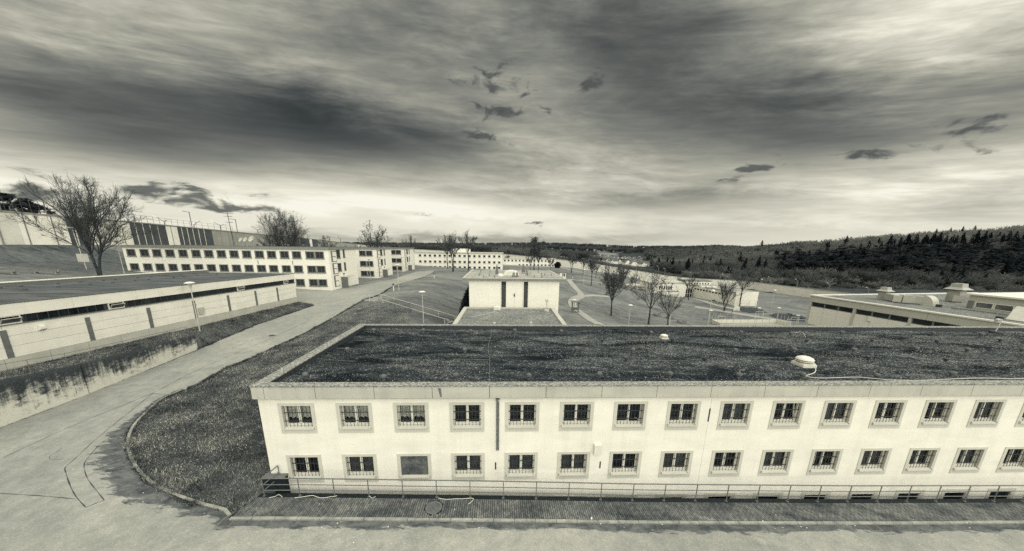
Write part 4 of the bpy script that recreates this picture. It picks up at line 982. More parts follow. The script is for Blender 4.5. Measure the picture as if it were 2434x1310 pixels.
far_block('cell_block', 'low white two-storey block in front of the far perimeter wall, right of the three-storey one', 240, 1193, 1321, zE-.1, atY(1320, 634, 240)[2], rowsE, [1197.5+8.81*k for k in range(14)], 'far', lambda r, k: r == 1 and k < 4)

# ------------------------------------------------------------------ white hall in the middle with its annex
hall = thing('hall', 'white windowless hall with two dark glazed strips and a projecting flat roof in the middle', 'building', (-7.05, 46, -.5), AN)
pmH = plane_map((-7.05, 46.35), UX); ZH = .5
s1 = [pmH(1192, 700)[0], pmH(1202.7, 700)[0]]; s2 = [pmH(1245, 700)[0], pmH(1254.9, 700)[0]]
zt = 8.45+ZH
mb = MB(); wall_grid(mb, .83, 13.85, -1.5, zt+.1, [(s1[0], s1[1], 3.0, zt-.12), (s2[0], s2[1], 3.0, zt-.12)], .35, .35)
mb.quad((.83, .35, -1.5), (.83, .35, zt+.1), (.83, 15.5, zt+.1), (.83, 15.5, -1.5)); mb.quad((13.85, .35, -1.5), (13.85, 15.5, -1.5), (13.85, 15.5, zt+.1), (13.85, .35, zt+.1)); mb.quad((.83, 15.5, -1.5), (.83, 15.5, zt+.1), (13.85, 15.5, zt+.1), (13.85, 15.5, -1.5))
mb.build('wall', 'wall_paint_far', hall)
for a, b in (s1, s2):
    g_ = MB().quad((a, .64, 3.0), (b, .64, 3.0), (b, .64, zt-.12), (a, .64, zt-.12)).build('glazed_strip', 'pane_dark', hall)
    mb = MB()
    for z in np.arange(3.1, zt-.7, .155): mb.box(a, b, .58, .63, z-.022, z+.022)
    for k in range(1, 5): x = a+(b-a)*k/5; mb.box(x-.015, x+.015, .60, .635, 3.0, zt-.12)
    mb.build('glazing_bars', 'metal_grey', g_); MB().box(a-.10, a-.02, .29, .36, 3, zt-.1).box(b+.02, b+.10, .29, .36, 3, zt-.1).build('strip_jamb', 'paint_white', g_)
MB().box(0, 14.75, 0, 16.3, zt+.05, zt+.30).build('roof_slab', 'fascia_dark', hall); hr = MB().box(.02, 14.73, .02, 16.28, zt+.301, zt+.36).build('roof', 'roof_gravel_far', hall)
MB().box(-.03, .28, -.03, 16.33, zt+.31, zt+.41).box(14.48, 14.78, -.03, 16.33, zt+.31, zt+.41).box(-.03, 14.78, -.04, .2, zt+.30, zt+.40).build('roof_edge', 'fascia', hall)
(x, z) = pmH(1223, 698); MB().box(x-.07, x+.07, .24, .36, z+ZH-.45, z+ZH).build('wall_vent', 'metal_dark', hall); MB().box(x-.012, x+.012, .33, .36, 5.0, z+ZH-.45).box(x-.1, x+.1, .25, .36, 4.95, 5.2).build('conduit', 'metal_pale', hall)
def hall_pt(px, py): P = atZ(px, py, zt+.36-.5); d = P[:2]-np.array([-7.05, 46]); return float(d@UX), float(d@NX)
hz = zt+.36
x, y = hall_pt(1216, 655); mb = MB(); n = 10
for k in range(n):
    a0, a1 = math.pi*k/n, math.pi*(k+1)/n; w_, h_, l_ = 1.25, .55, 2.6
    p = lambda a, yy: (x-math.cos(a)*w_*.95, yy, hz+.15+math.sin(a)*h_)
    mb.quad(p(a0, y), p(a1, y), p(a1, y+l_), p(a0, y+l_)); mb.quad((x, y, hz+.15), p(a1, y), p(a0, y)); mb.quad((x, y+l_, hz+.15), p(a0, y+l_), p(a1, y+l_))
mb.box(x-1.22, x+1.22, y-.04, y+2.64, hz, hz+.16); mb.build('barrel_skylight', 'sign_cream', hr, False)
x, y = hall_pt(1190, 657); MB()._lathe([(.5, 0), (.48, .16), (.34, .32), (.06, .4)], 12, (x, y+.5, hz)).build('dome_skylight', 'plastic_white', hr)
for px, py, w, h in ((1181, 652, .5, 1.6), (1244, 650, .6, 1.5), (1252, 655, .35, .9), (1259, 657, .45, .8), (1221, 659, .5, .8), (1229, 658, .4, .7)):
    x, y = hall_pt(px, py); mb = MB().box(x-w/2, x+w/2, y-.2, y+.3, hz, hz+h*.35).box(x-w*.35, x+w*.35, y-.1, y+.2, hz+h*.35, hz+h*.8).tube([(x, y, hz+h*.8), (x, y, hz+h)], .07, 6); mb.build('roof_fan', rnd.choice(['equipment', 'metal_grey']), hr)
mb = MB(); x, y = hall_pt(1228, 660)
for k in range(4): mb.tube([(x-1.3+k*.9, y, hz), (x-1.3+k*.9, y, hz+.7)], .03, 5)
mb.tube([(x-1.3, y, hz+.7), (x+1.4, y, hz+.7)], .03, 5).tube([(x-1.3, y, hz+.35), (x+1.4, y, hz+.35)], .02, 5); mb.build('guard_rail', 'metal_pale', hr)
for px, py in ((1139, 655), (1141, 652), (1143, 646), (1165, 648), (1288, 660), (1287, 653), (1295, 655), (1279, 648), (1150, 660), (1163, 657), (1175, 660), (1270, 660), (1310, 655)):
    x, y = hall_pt(px, py); MB().tube([(x, y, hz), (x, y, hz+.28)], .06, 6).build('roof_stub', 'metal_dark', hr)
annex = thing('annex', 'low annex with a gravel roof in front of the white hall', 'building', (-6.55, 33.2, -.3), R(1.2))
AW, AL, AZ = 12.75, 12.7, 5.0
MB().box(0, AW, 0, AL, -1.5, AZ-.27).build('wall', 'wall_panel', annex); ar = MB().box(.3, AW-.3, .3, AL-.2, AZ-.26, AZ-.22).build('roof', 'roof_gravel', annex)
MB().box(-.12, .38, -.1, AL, AZ-.26, AZ).box(AW-.38, AW+.12, -.1, AL, AZ-.26, AZ).box(.38, AW-.38, AL-.35, AL, AZ-.26, AZ-.003).box(.38, AW-.38, -.1, .3, AZ-.26, AZ-.003).build('parapet', 'fascia', annex)
def ax_pt(px, py): P = atZ(px, py, 4.5); d = P[:2]-np.array([-6.55, 33.2]); a = R(1.2); return float(d[0]*math.cos(a)+d[1]*math.sin(a)), float(-d[0]*math.sin(a)+d[1]*math.cos(a))
x, y = ax_pt(1182, 735); MB().box(x-.5, x+.5, y-.5, y+.5, AZ-.22, AZ+.05)._lathe([(.52, AZ+.05), (.5, AZ+.2), (.3, AZ+.3), (.05, AZ+.33)], 12, (x, y, 0)).build('roof_dome', 'plastic_white', ar)
x, y = ax_pt(1299, 738); MB().tube([(x, y, AZ-.2), (x, y, AZ+1.0)], .06, 6)._lathe([(.35, AZ-.22), (.3, AZ-.08)], 10, (x, y, 0)).box(x-.2, x+.2, y-.15, y+.15, AZ+1.0, AZ+1.35).build('roof_exhaust', 'metal_pale', ar)
for px, py in ((1175, 768), (1262, 767), (1302, 740)):
    x, y = ax_pt(px, py); MB().tube([(x, y, AZ-.2), (x, y, AZ+1.4)], .018, 5)._lathe([(.2, AZ-.22), (.15, AZ-.1)], 8, (x, y, 0)).build('lightning_rod', 'metal_pale', ar)
MB().tube([(*ax_pt(1120, 754), AZ-.18), (*ax_pt(1150, 748), AZ-.18), (*ax_pt(1180, 740), AZ-.18)], .03, 5).build('roof_cable', 'cable_white', ar)

# ------------------------------------------------------------------ perimeter walls
def interp_wall(L, px):
    a = np.array(L); return (np.interp(px, a[:, 0], a[:, 1]), np.interp(px, a[:, 0], a[:, 2]), 1/np.interp(px, a[:, 0], 1/a[:, 3]))
def perimeter(label, L, panels, rib_px, lean=.0, coping='panel_grey'):
    c = interp_wall(L, L[0][0]); P = atY(L[0][0], c[1], c[2]); t = thing('perimeter_wall', label, 'wall', P); o0 = np.array(P)
    def col(px):
        yt, yb, Y = interp_wall(L, px); b = atY(px, yb, Y); tp = atY(px, yt, Y); b[2] -= .6; return b-o0, np.array([b[0], b[1], tp[2]])-o0
    for i, (a, b, mat) in enumerate(panels):
        (b0, t0), (b1, t1) = col(a), col(b); d = b1-b0; n = np.array([-d[1], d[0], 0]); n = n/np.linalg.norm(n)*.35
        if n@np.array([b0[0]+o0[0], b0[1]+o0[1], 0]) < 0: n = -n
        h = .97
        MB().hexa([b0, b1, b1+n, b0+n], [b0+(t0-b0)*h, b1+(t1-b1)*h, b1+(t1-b1)*h+n, b0+(t0-b0)*h+n]).build('wall_panel', mat, t)
        e = n/np.linalg.norm(n)*.14
        MB().hexa([b0+(t0-b0)*.955-e, b1+(t1-b1)*.955-e, b1+(t1-b1)*.955+n+e, b0+(t0-b0)*.955+n+e], [t0-e*1.6, t1-e*1.6, t1+n+e, t0+n+e]).build('coping', coping, t)
    for q in rib_px:
        b0, t0 = col(q); d = np.array(t0)-np.array(b0); MB().tube([b0, b0+d*.95], .12, 4).build('rib', 'panel_mid' if any(a < q < b and m_ == 'panel_dark' for a, b, m_ in panels) else 'rib_dark', t)
    return t, col, o0
pl = [(-60, 60, 'panel_mid'), (60.3, 172, 'panel_light'), (172.3, 225, 'panel_dark'), (225.3, 320, 'panel_light'), (320.3, 403, 'panel_dark'), (403.3, 430, 'panel_light'), (430.3, 510, 'panel_dark'), (510.3, 560, 'panel_grey'), (560.3, 615, 'panel_grey'), (615.3, 670, 'panel_grey'), (670.3, 717, 'panel_grey'),
      (717.3, 738, 'panel_dark'), (738.3, 744, 'panel_light'), (744.3, 757, 'panel_dark'), (757.3, 800, 'panel_grey'), (800.3, 852, 'panel_grey'), (852.3, 905, 'panel_mid'), (905.3, 955, 'panel_mid')]
wpL, colL, oL = perimeter('tall perimeter wall with light and dark painted panels along the top of the left bank', WALL_L, pl, [-30, 10, 75, 140, 190, 255, 300, 333, 350, 367, 384, 415, 440, 453, 466, 479, 492, 530, 548, 566, 584, 602, 620, 640, 660, 690, 770, 785, 812, 826, 840, 866, 880, 893, 920, 935])
pr = []; a = 985.0
while a < 2590: b = a+np.interp(a, [985, 1400, 1900, 2600], [14, 10, 16, 40]); pr.append((a, b-.12, 'panel_mid')); a = b
wpR, colR, oR = perimeter('long pale perimeter wall crossing the valley in front of the wooded hill', WALL_R, pr, [])
# posts and wire on top of the left wall
def wall_fence(label, p0, p1, n, h):
    c0 = colL(p0)[1]+oL; t = thing('fence', label, 'fence', c0); tops = []
    for k in range(n):
        q = colL(p0+(p1-p0)*k/(n-1))[1]+oL-c0; MB().tube([q, q+np.array([0, .0, h])], .05, 4).build('post', 'metal_dark', t); tops.append(q)
    for f in (.55, .98): MB().tube([q+np.array([0, 0, h*f]) for q in tops], .025, 4).build('wire', 'metal_dark', t)
wall_fence('row of thin fence posts above the dark wall panels left of centre', 322, 560, 18, 1.9); wall_fence('row of thin fence posts on the wall in front of the pines at far left', -20, 140, 9, 2.6)
def wall_lamp(col, o0, px, h, arms, label, grp):
    P = col(px)[1]+o0; t = thing('wall_lamp', label, 'lamp', (P[0], P[1], P[2]-.3), 0, grp); s_ = np.linalg.norm(P[:2])/75
    MB().tube([(0, 0, 0), (0, 0, h)], .07*max(1, s_*.8), 5).build('pole', 'metal_grey', t)
    for dx, dz in arms:
        MB().tube([(0, 0, h-.1), (dx*.75, -.3, h+dz*.75)], .05*max(1, s_*.8), 5).build('arm', 'metal_grey', t)
        mb = MB().hexa([(dx*.7, -.45, h+dz*.7-.05), (dx*1.15, -.45, h+dz*1.15-.05), (dx*1.15, -.15, h+dz*1.15-.05), (dx*.7, -.15, h+dz*.7-.05)], [(dx*.7, -.42, h+dz*.7+.1), (dx*1.15, -.42, h+dz*1.15+.1), (dx*1.15, -.18, h+dz*1.15+.1), (dx*.7, -.18, h+dz*.7+.1)]); mb.build('lamp_head', 'plastic_white', t)
for px, h, arms, lab in ((30, 4.6, [(-2.6, .5)], 'tall wall lamp with one long arm at the far left, before the pines'), (52, 1.2, [(2.0, 1.2)], 'short slanting wall lamp next to the far left pole'), (134, 3.0, [(1.5, -1.0)], 'wall lamp behind the crown of the big bare tree'), (403, 1.4, [(-2.4, 1.3), (2.2, .5)], 'forked wall lamp above the first light strip right of the big tree'),
                         (466, 5.2, [(-2.6, .3)], 'tall bent wall lamp between the forked lamp and the aerial'), (471, 1.2, [(2.4, 1.2)], 'low slanting wall lamp beside the bent one'), (533, 2.0, [(-2.8, 1.5), (2.6, .5)], 'forked wall lamp just left of the aerial mast'), (571, 5.0, [(-2.8, .2)], 'tall wall lamp just right of the aerial mast'), (619, 2.0, [(-3.2, 1.8), (2.4, .2)], 'forked wall lamp beside the rounded bare tree'), (786, 2.5, [(-2, 1.2), (2, .4)], 'small forked wall lamp above the second wing'), (812, 2.5, [(-2.4, 1.4)], 'small slanting wall lamp left of the leafy tree behind the wings'), (861, 3, [(1.6, .6)], 'smallest wall lamp at the far end of the left wall')):
    wall_lamp(colL, oL, px, h, arms, lab, 'lamps on the left wall')
for px, h, arms, lab in ((1448, 4.5, [(-1, .2)], 'tiny lamp on the far wall above the leafy field tree'), (1511, 4.5, [(-1, .2)], 'tiny lamp on the wall left of the white school block'), (1562, 5, [(-1.5, .8)], 'tiny lamp on the wall behind the school block'), (1577, 5, [(-1.2, -.2)], 'tiny lamp on the wall just right of the one behind the school'), (1639, 4, [(-1.2, .3)], 'tiny lamp on the wall at its bend'), (1708, 3.5, [(1.4, .6)], 'wall lamp left of the slim field tree, paler of two'), (1720, 3.0, [(1.6, -.4), (-1.6, .6)], 'forked wall lamp left of the slim field tree'), (1826, 4.2, [(-2, .7)], 'bent wall lamp before the dark pines'), (1889, 4.2, [(-2, .9)], 'bent wall lamp left of the right-hand workshop'), (1964, 3.8, [(-2, .9)], 'bent wall lamp above the left corner of the right-hand workshop'), (2055, 3.4, [(-1.9, .9)], 'bent wall lamp behind the workshop roof, left of its small hood')):
    wall_lamp(colR, oR, px, h, arms, lab, 'lamps on the right wall')

# ------------------------------------------------------------------ right-hand workshop
p0 = np.array([66., 71.]); dR = np.array([4.6, -27.4]); dR = dR/np.linalg.norm(dR); pmR = plane_map(p0, dR); GZ = -5.5
wsR = thing('workshop', 'low pale workshop with ribbon windows and roof ducts at the right', 'building', (66, 71, GZ), math.atan2(dR[1], dR[0])); k_ = 4.558
def wr(x, y): a, z = pmR(1900+x/k_, 660+y/k_); return a, z-GZ
LR = 36.0; zt = 3.5-GZ; zf = wr(150, 268)[1]; zwb = wr(147, 322)[1]
b1, b2, b3, b4 = wr(585, 345)[0], wr(615, 350)[0], wr(1185, 450)[0], wr(1220, 450)[0]; bay = b3-b2; gap = b4-b3
zf = zt-1.32; zwb = zf-.98
bays = [(.35, b1), (b2, b3), (b4, b4+bay), (b4+bay+gap, LR)]
mb = MB(); wall_grid(mb, 0, LR, -1, zt-.05, [(a, b, zwb, zf) for a, b in bays], 0, .3); mb.quad((0, 0, -1), (0, 0, zt), (0, 40, zt), (0, 40, -1)); mb.build('wall', 'fascia_right', wsR)
for a, b in bays:
    n = 3
    for k in range(n):
        x0, x1 = a+(b-a)*k/n, a+(b-a)*(k+1)/n
        mb = MB(); frame_ring(mb, x0+.01, x1-.01, zwb, zf, .09, .02, .2); f_ = mb.build('window', 'trim_dark', wsR); MB().quad((x0+.1, .15, zwb+.09), (x1-.1, .15, zwb+.09), (x1-.1, .15, zf-.09), (x0+.1, .15, zf-.09)).build('pane', 'pane_dark', f_)
        MB().box(x0+.02, x1-.02, -.035, .02, zwb-3.9+rnd.uniform(0, .01), zwb-.06).build('wall_panel', 'sign_cream', wsR)
for a, b in ((b1, b2), (b3, b4), (b4+bay, b4+bay+gap), (-.12, .30)): MB().box(a+.03, b-.03, -.12, .02, -1, zf+.02).build('pillar', 'fascia_right', wsR)
a = -.15
while a < LR: b = a+(9.25 if a > 0 else 9.4); MB().box(a+.01, b-.012, -.16, .02, zf+.03, zt-.02).build('fascia_panel', 'fascia_right', wsR); a = b
MB().box(-.3, LR, -.32, .35, zt-.02, zt+.2).box(-.3, .35, .35, 48, zt-.02, zt+.2).build('roof_edge', 'sign_cream', wsR); rR = MB().box(.35, LR, .35, 48, zt-.1, zt+.02).build('roof', 'roof_gravel', wsR)
(x, z) = wr(765, 445); MB().box(x-.22, x+.22, -.25, 0, z-.45, z+.45).build('wall_lamp', 'plastic_white', wsR)
def rr_pt(x, y, z=None): P = atZ(1900+x/k_, 660+y/k_, 3.52); d = P[:2]-p0; return float(d@dR), float(d@np.array([-dR[1], dR[0]]))
def hood(x, y, w, h, label=None):
    a, b = rr_pt(x, y); mb = MB().box(a-w*.6, a+w*.6, b, b+w*1.2, zt, zt+h*.42)
    mb.hexa([(a-w*.6, b, zt+h*.42), (a+w*.6, b, zt+h*.42), (a+w*.6, b+w*1.2, zt+h*.42), (a-w*.6, b+w*1.2, zt+h*.42)], [(a-w*.48, b+w*.1, zt+h*.62), (a+w*.48, b+w*.1, zt+h*.62), (a+w*.48, b+w*1.1, zt+h*.62), (a-w*.48, b+w*1.1, zt+h*.62)])
    mb.hexa([(a-w*.9, b-w*.3, zt+h*.68), (a+w*.9, b-w*.3, zt+h*.68), (a+w*.9, b+w*1.5, zt+h*.68), (a-w*.9, b+w*1.5, zt+h*.68)], [(a-w*.55, b+w*.05, zt+h*.80), (a+w*.55, b+w*.05, zt+h*.80), (a+w*.55, b+w*1.1, zt+h*.80), (a-w*.55, b+w*1.1, zt+h*.80)])
    mb.hexa([(a-w*.55, b+w*.05, zt+h*.80), (a+w*.55, b+w*.05, zt+h*.80), (a+w*.55, b+w*1.1, zt+h*.80), (a-w*.55, b+w*1.1, zt+h*.80)], [(a-w*.48, b+w*.1, zt+h), (a+w*.48, b+w*.1, zt+h), (a+w*.48, b+w*1.05, zt+h), (a-w*.48, b+w*1.05, zt+h)])
    mb.build('vent_hood', 'equipment', rR)
hood(880, 238, 1.1, 2.6); hood(1640, 262, 1.55, 3.7)
def duct(pts, w, h, mat='equipment', curve=False):
    P = [rr_pt(*q) for q in pts]
    for (a0, b0), (a1, b1) in zip(P[:-1], P[1:]):
        d = np.array([a1-a0, b1-b0]); L = np.linalg.norm(d); d = d/L; n = np.array([-d[1], d[0]])*w
        c = [np.array([a0, b0]), np.array([a1, b1])]-d*0; MB().hexa([(*c[0], zt+.2), (*c[1], zt+.2), (*(c[1]+n), zt+.2), (*(c[0]+n), zt+.2)], [(*c[0], zt+.2+h), (*c[1], zt+.2+h), (*(c[1]+n), zt+.2+h), (*(c[0]+n), zt+.2+h)]).build('duct', mat, rR)
duct([(905, 245), (1000, 262)], 1.0, 1.2); duct([(1002, 268), (1095, 278)], 1.3, 1.25, 'metal_pale'); duct([(1110, 280), (1240, 288), (1330, 296)], 1.4, 1.4); duct([(1650, 268), (1790, 275)], 1.2, 1.2)
a, b = rr_pt(1380, 302); mb = MB(); n = 8
for k in range(n):
    q0, q1 = math.pi/2*k/n, math.pi/2*(k+1)/n; f = lambda q, yy: (a-.6+1.35*math.sin(q), yy, zt+.1+1.7*math.cos(q)); mb.quad(f(q0, b), f(q1, b), f(q1, b+1.5), f(q0, b+1.5)); mb.quad((a-.6, b, zt+.1), f(q1, b), f(q0, b))
mb.build('duct_elbow', 'metal_pale', rR); MB().box(a-.9, a+.9, b-.1, b+1.6, zt, zt+.15).build('duct_base', 'metal_pale', rR)
# raised part of the roof with its own window strip
a, b = rr_pt(1800, 342); Hh = 2.6; La = 16
MB().box(a, a+La, b, b+16, zt, zt+Hh).build('upper_storey', 'fascia_right', wsR); MB().box(a-.3, a+La, b-.35, b+16, zt+Hh, zt+Hh+.25).build('upper_roof', 'sign_cream', wsR)
for k in range(4):
    x0 = a+.9+k*2.1; mb = MB(); frame_ring(mb, x0, x0+1.95, zt+.5, zt+1.5, .08, b-.06, b+.05); f_ = mb.build('window', 'paint_white', wsR); MB().quad((x0+.08, b-.02, zt+.58), (x0+1.87, b-.02, zt+.58), (x0+1.87, b-.02, zt+1.42), (x0+.08, b-.02, zt+1.42)).build('pane', 'pane_mid', f_)
MB().box(a-.02, a+.7, b-.03, b-.005, zt+.2, zt+1.6).build('vent_screen', 'trim_dark', wsR)
MB().box(a-1.0, a+La, b-1.6, b-.02, zt, zt+.25).build('roof_step', 'coping_worn', wsR)
a, b = rr_pt(2232, 455); MB().hexa([(a, b, zt+.1), (a+7, b-.6, zt+.1), (a+7, b-.4, zt+.1), (a, b+.2, zt+.1)], [(a-.3, b+1.9, zt+1.9), (a+7, b+1.3, zt+1.9), (a+7, b+1.5, zt+1.95), (a-.3, b+2.1, zt+1.95)]).build('solar_panel', 'sand_pale', rR)
mb = MB()
for k in range(4): mb.tube([(a+.5+k*1.5, b+2.0, zt), (a+.5+k*1.5, b+2.0, zt+3.2)], .04, 5)
mb.tube([(a+.5, b+2, zt+3.2), (a+6, b+2, zt+3.2)], .04, 5).tube([(a+.5, b+2, zt+2.6), (a+6, b+2, zt+2.6)], .03, 5).build('guard_rail', 'metal_grey', rR)
for x, y in ((1495, 320), (2150, 455), (2160, 370)): a, b = rr_pt(x, y); MB().box(a-.3, a+.3, b, b+.5, zt, zt+.5).build('roof_outlet', 'metal_dark', rR)

# ------------------------------------------------------------------ school-like group in the field
P = atY(1541, 700, 147); xs_ = P[0]; xe = atY(1629, 700, 147)[0]; zb = atY(1624, 707, 147)[2]; zt1 = atY(1624, 673.5, 147)[2]
t = thing('field_building', 'white two-storey flat-roofed block with a dark window strip beyond the field trees', 'building', (xs_, 147, zb)); L = xe-xs_; Hs = zt1-zb
wz0, wz1 = Hs-3.0, Hs-1.35; wx = [L*.27+1.05*k for k in range(6)]
mb = MB(); wall_grid(mb, 0, L, -3, Hs, [(x, x+.62, wz0, wz1) for x in wx]+[(L*.56, L*.56+4.4, .9, 2.6)], 0, .3); mb.quad((0, 0, -3), (0, 0, Hs), (0, 11, Hs), (0, 11, -3)); mb.build('wall', 'wall_paint_far', t)
for x in wx: f_ = MB().quad((x, .2, wz0), (x+.62, .2, wz0), (x+.62, .2, wz1), (x, .2, wz1)).build('pane', 'pane_dark', t)
MB().quad((L*.56, .2, .9), (L*.56+4.4, .2, .9), (L*.56+4.4, .2, 2.6), (L*.56, .2, 2.6)).build('pane', 'pane_mid', t)
MB().box(-.3, L+.2, -.3, 11, Hs, Hs+.3).build('roof', 'fascia', t)
p1_, p2_ = atY(1486, 668, 160), atY(1540, 690, 152); d = p2_[:2]-p1_[:2]; t = thing('field_building', 'low grey-roofed wing left of the white field block', 'building', (p1_[0], p1_[1], zb+1), math.atan2(d[1], d[0])); L = float(np.linalg.norm(d))
MB().box(0, L, 0, 8, -4, 2.6).build('wall', 'wall_panel', t); MB().box(-.3, L+.3, -.4, 8.3, 2.6, 3.0).build('roof', 'fascia', t); MB().box(L*.62, L*.98, -.05, .02, -1.5, 1.8).build('entrance', 'trim_dark', t); MB().box(L*.05, L*.5, -.04, .02, .4, 1.4).build('window', 'pane_dark', t)
hz0 = atY(1798, 728, 125)[2]; ht = atY(1800, 694, 125)[2]-hz0; gx0, gx1 = atY(1748, 710, 125)[0], atY(1801, 710, 125)[0]; lx = atY(1642, 700, 152)[0]
t = thing('sports_hall', 'long white single-storey hall with a blank gable beside the field', 'building', (gx0, 125, hz0)); gl = gx1-gx0
dl = np.array([lx-gx0, 27.0]); LL = float(np.linalg.norm(dl)); al = math.atan2(dl[1], dl[0])
MB().quad((0, 0, -2), (gl, 0, -2), (gl, 0, ht), (0, 0, ht)).quad((0, 0, -2), (0, 0, ht-.6), (dl[0], dl[1], ht-.6), (dl[0], dl[1], -2)).quad((gl, 0, -2), (gl+dl[0], dl[1], -2), (gl+dl[0], dl[1], ht), (gl, 0, ht)).build('wall', 'wall_paint_far', t)
MB().hexa([(-.2, .15, ht-.6), (gl, .15, ht-.6), (gl+dl[0], dl[1], ht-.6), (dl[0]-.2, dl[1], ht-.6)], [(-.2, .15, ht-.3), (gl, .15, ht-.3), (gl+dl[0], dl[1], ht-.3), (dl[0]-.2, dl[1], ht-.3)]).build('roof', 'roof_gravel_far', t)
ca, sa = dl/LL; nv = np.array([sa, -ca])*-.04
for k in range(9):
    q0 = LL*(.30+.072*k); q1 = q0+LL*.05
    MB().hexa([(ca*q0+nv[0], sa*q0+nv[1], ht-2.4), (ca*q1+nv[0], sa*q1+nv[1], ht-2.4), (ca*q1, sa*q1, ht-2.4), (ca*q0, sa*q0, ht-2.4)], [(ca*q0+nv[0], sa*q0+nv[1], ht-1.7), (ca*q1+nv[0], sa*q1+nv[1], ht-1.7), (ca*q1, sa*q1, ht-1.7), (ca*q0, sa*q0, ht-1.7)]).build('window', 'pane_mid', t)
for px, py in ((1672, 679), (1686, 680), (1700, 682)): q = atY(px, py, 140); MB().box(q[0]-gx0-.9, q[0]-gx0+.9, 15, 16.6, ht-.3, ht+.1).build('skylight', 'plastic_white', t)
P = atY(1632, 706, 150); t = thing('glass_link', 'small glazed entrance link between the white field block and the hall', 'building', (P[0]-1, 150, P[2])); MB().box(-1.2, 3.4, .1, 3, -.5, 3.6).build('room', 'room_dark', t); MB().box(-1.4, 3.6, -.2, 3.2, 3.6, 4.0).build('roof', 'fascia', t)
mb = MB()
for k in range(5): mb.box(-1.2+k*1.1, -1.05+k*1.1, -.05, .05, -.5, 3.6)
mb.box(-1.2, 3.4, -.04, .04, 1.5, 1.65).build('glazing_frame', 'paint_white', t)
P0, P1 = atY(1628, 679, 192), atY(1689, 680, 192); t = thing('field_building', 'narrow white pavilion with a row of small windows in front of the far wall', 'building', P0); L = P1[0]-P0[0]
MB().box(0, L, 0, 7, -3, 2.6).build('wall', 'wall_paint_far', t); MB().box(-.4, L+.4, -.4, 7.4, 2.6, 3.1).build('roof', 'trim_dark', t)
for k in range(6): x = L*.34+k*L*.107; MB().box(x, x+.75, -.04, .03, .5, 1.7).build('window', 'pane_dark', t)

# ------------------------------------------------------------------ paths
def path(px_c, w, label):
    c = smooth_line([onG(*q)[:2] for q in px_c], 1.0); L, Rr = [], []
    for i, p in enumerate(c):
        tt = c[min(i+1, len(c)-1)]-c[max(i-1, 0)]; tt = tt/np.linalg.norm(tt); nn = np.array([-tt[1], tt[0]]); L.append(p+nn*w/2); Rr.append(p-nn*w/2)
    V = []; F = []
    for a, b in zip(L, Rr):
        m = 5
        for j in range(m): q = a+(b-a)*j/(m-1); V.append((q[0], q[1], T1(*q)+.07))
    for i in range(len(c)-1):
        for j in range(4): F.append((i*5+j, (i+1)*5+j, (i+1)*5+j+1, i*5+j+1))
    o = struct(obj('path', np_mesh('path', V, F, 'path_asphalt', None, True)))
    for e in (L, Rr): MB().tube([(q[0], q[1], T1(*q)+.06) for q in e], .07, 4).build('edging', 'kerb_concrete', o)
path([(1352, 666), (1368, 685), (1382, 702), (1366, 712), (1360, 722), (1372, 738), (1400, 758), (1425, 772)], 2.2, ''); path([(1380, 704), (1410, 703), (1450, 706)], 1.6, '')
path([(1652, 730), (1700, 737), (1760, 747), (1830, 758), (1880, 766)], 3.0, ''); path([(1352, 666), (1400, 669), (1460, 680)], 1.6, ''); path([(1640, 708), (1690, 722), (1750, 736)], 2.6, '')
path([(1205, 630), (1250, 633), (1330, 636)], 5.0, ''); path([(1330, 636), (1390, 650), (1440, 662)], 2.5, '')

# ------------------------------------------------------------------ steps from the road down to the hall
P0, P1 = onG(893, 714), onG(1070, 769); st = thing('steps', 'flight of concrete steps with handrails going down the grass bank by the white hall', 'stairs', P0); d = P1-P0; Ls = float(np.hypot(d[0], d[1])); st.rotation_euler = (0, 0, math.atan2(d[1], d[0])); n = 22
for k in range(n):
    a = Ls*k/n; z = d[2]*k/n; MB().box(a, a+Ls/n+.02, -1.15, 1.15, z-.45, z+.05).build('step', 'kerb_concrete', st)
for sy in (-1.25, 1.25):
    MB().tube([(-.6, sy, 1.0), (0, sy, 1.0), (Ls, sy, d[2]+1.0), (Ls+.8, sy, d[2]+1.0)], .045, 6).build('handrail', 'metal_pale', st)
    for k in range(6): a = Ls*k/5; z = d[2]*k/5; MB().box(a-.07, a+.07, sy-.05, sy+.05, z-.3, z+1.0).build('rail_post', 'metal_pale', st)
MB().box(-2.2, 0, -1.3, 1.3, -.3, .04).build('landing', 'kerb_concrete', st)

# ------------------------------------------------------------------ lamps
def lamp_mesh(h, kind):
    pole = M_(lambda m: m.tube([(0, 0, 0), (0, 0, h*.9)], [.07, .05], 6), 'pole', 'metal_pale')
    if kind == 'mushroom':
        shade = M_(lambda m: m._lathe([(.10, h*.9), (.10, h*.9+.1), (.26, h*.9+.55)], 12, (0, 0, 0)), 'lamp_shade', 'metal_pale'); cap = M_(lambda m: m._lathe([(.48, h*.9+.55), (.5, h*.9+.6), (.3, h*.9+.70), (.05, h*.9+.74)], 14, (0, 0, 0)), 'lamp_cap', 'plastic_white')
    else:
        shade = M_(lambda m: m._lathe([(.06, h*.9), (.08, h*.96)], 8, (0, 0, 0)), 'lamp_neck', 'metal_grey'); cap = M_(lambda m: m._lathe([(.45, h*.96), (.48, h*.97), (.3, h), (.05, h*1.01)], 12, (0, 0, 0)), 'lamp_cap', 'plastic_white')
    return pole, shade, cap
def lamp(base, top, label, kind='mushroom', grp='mushroom lamps along the road', Y=None, zoff=0):
    P = onG(*base) if Y is None else atY(*base, Y); tz = atY(*top, P[1])[2]; h = max(2.5, tz-P[2]); a, b, c = lamp_mesh(h, kind)
    t = thing('lamp_post', label, 'lamp', P, 0, grp); obj('pole', a, t); obj('lamp_shade' if kind == 'mushroom' else 'lamp_neck', b, t); obj('lamp_cap', c, t); return t
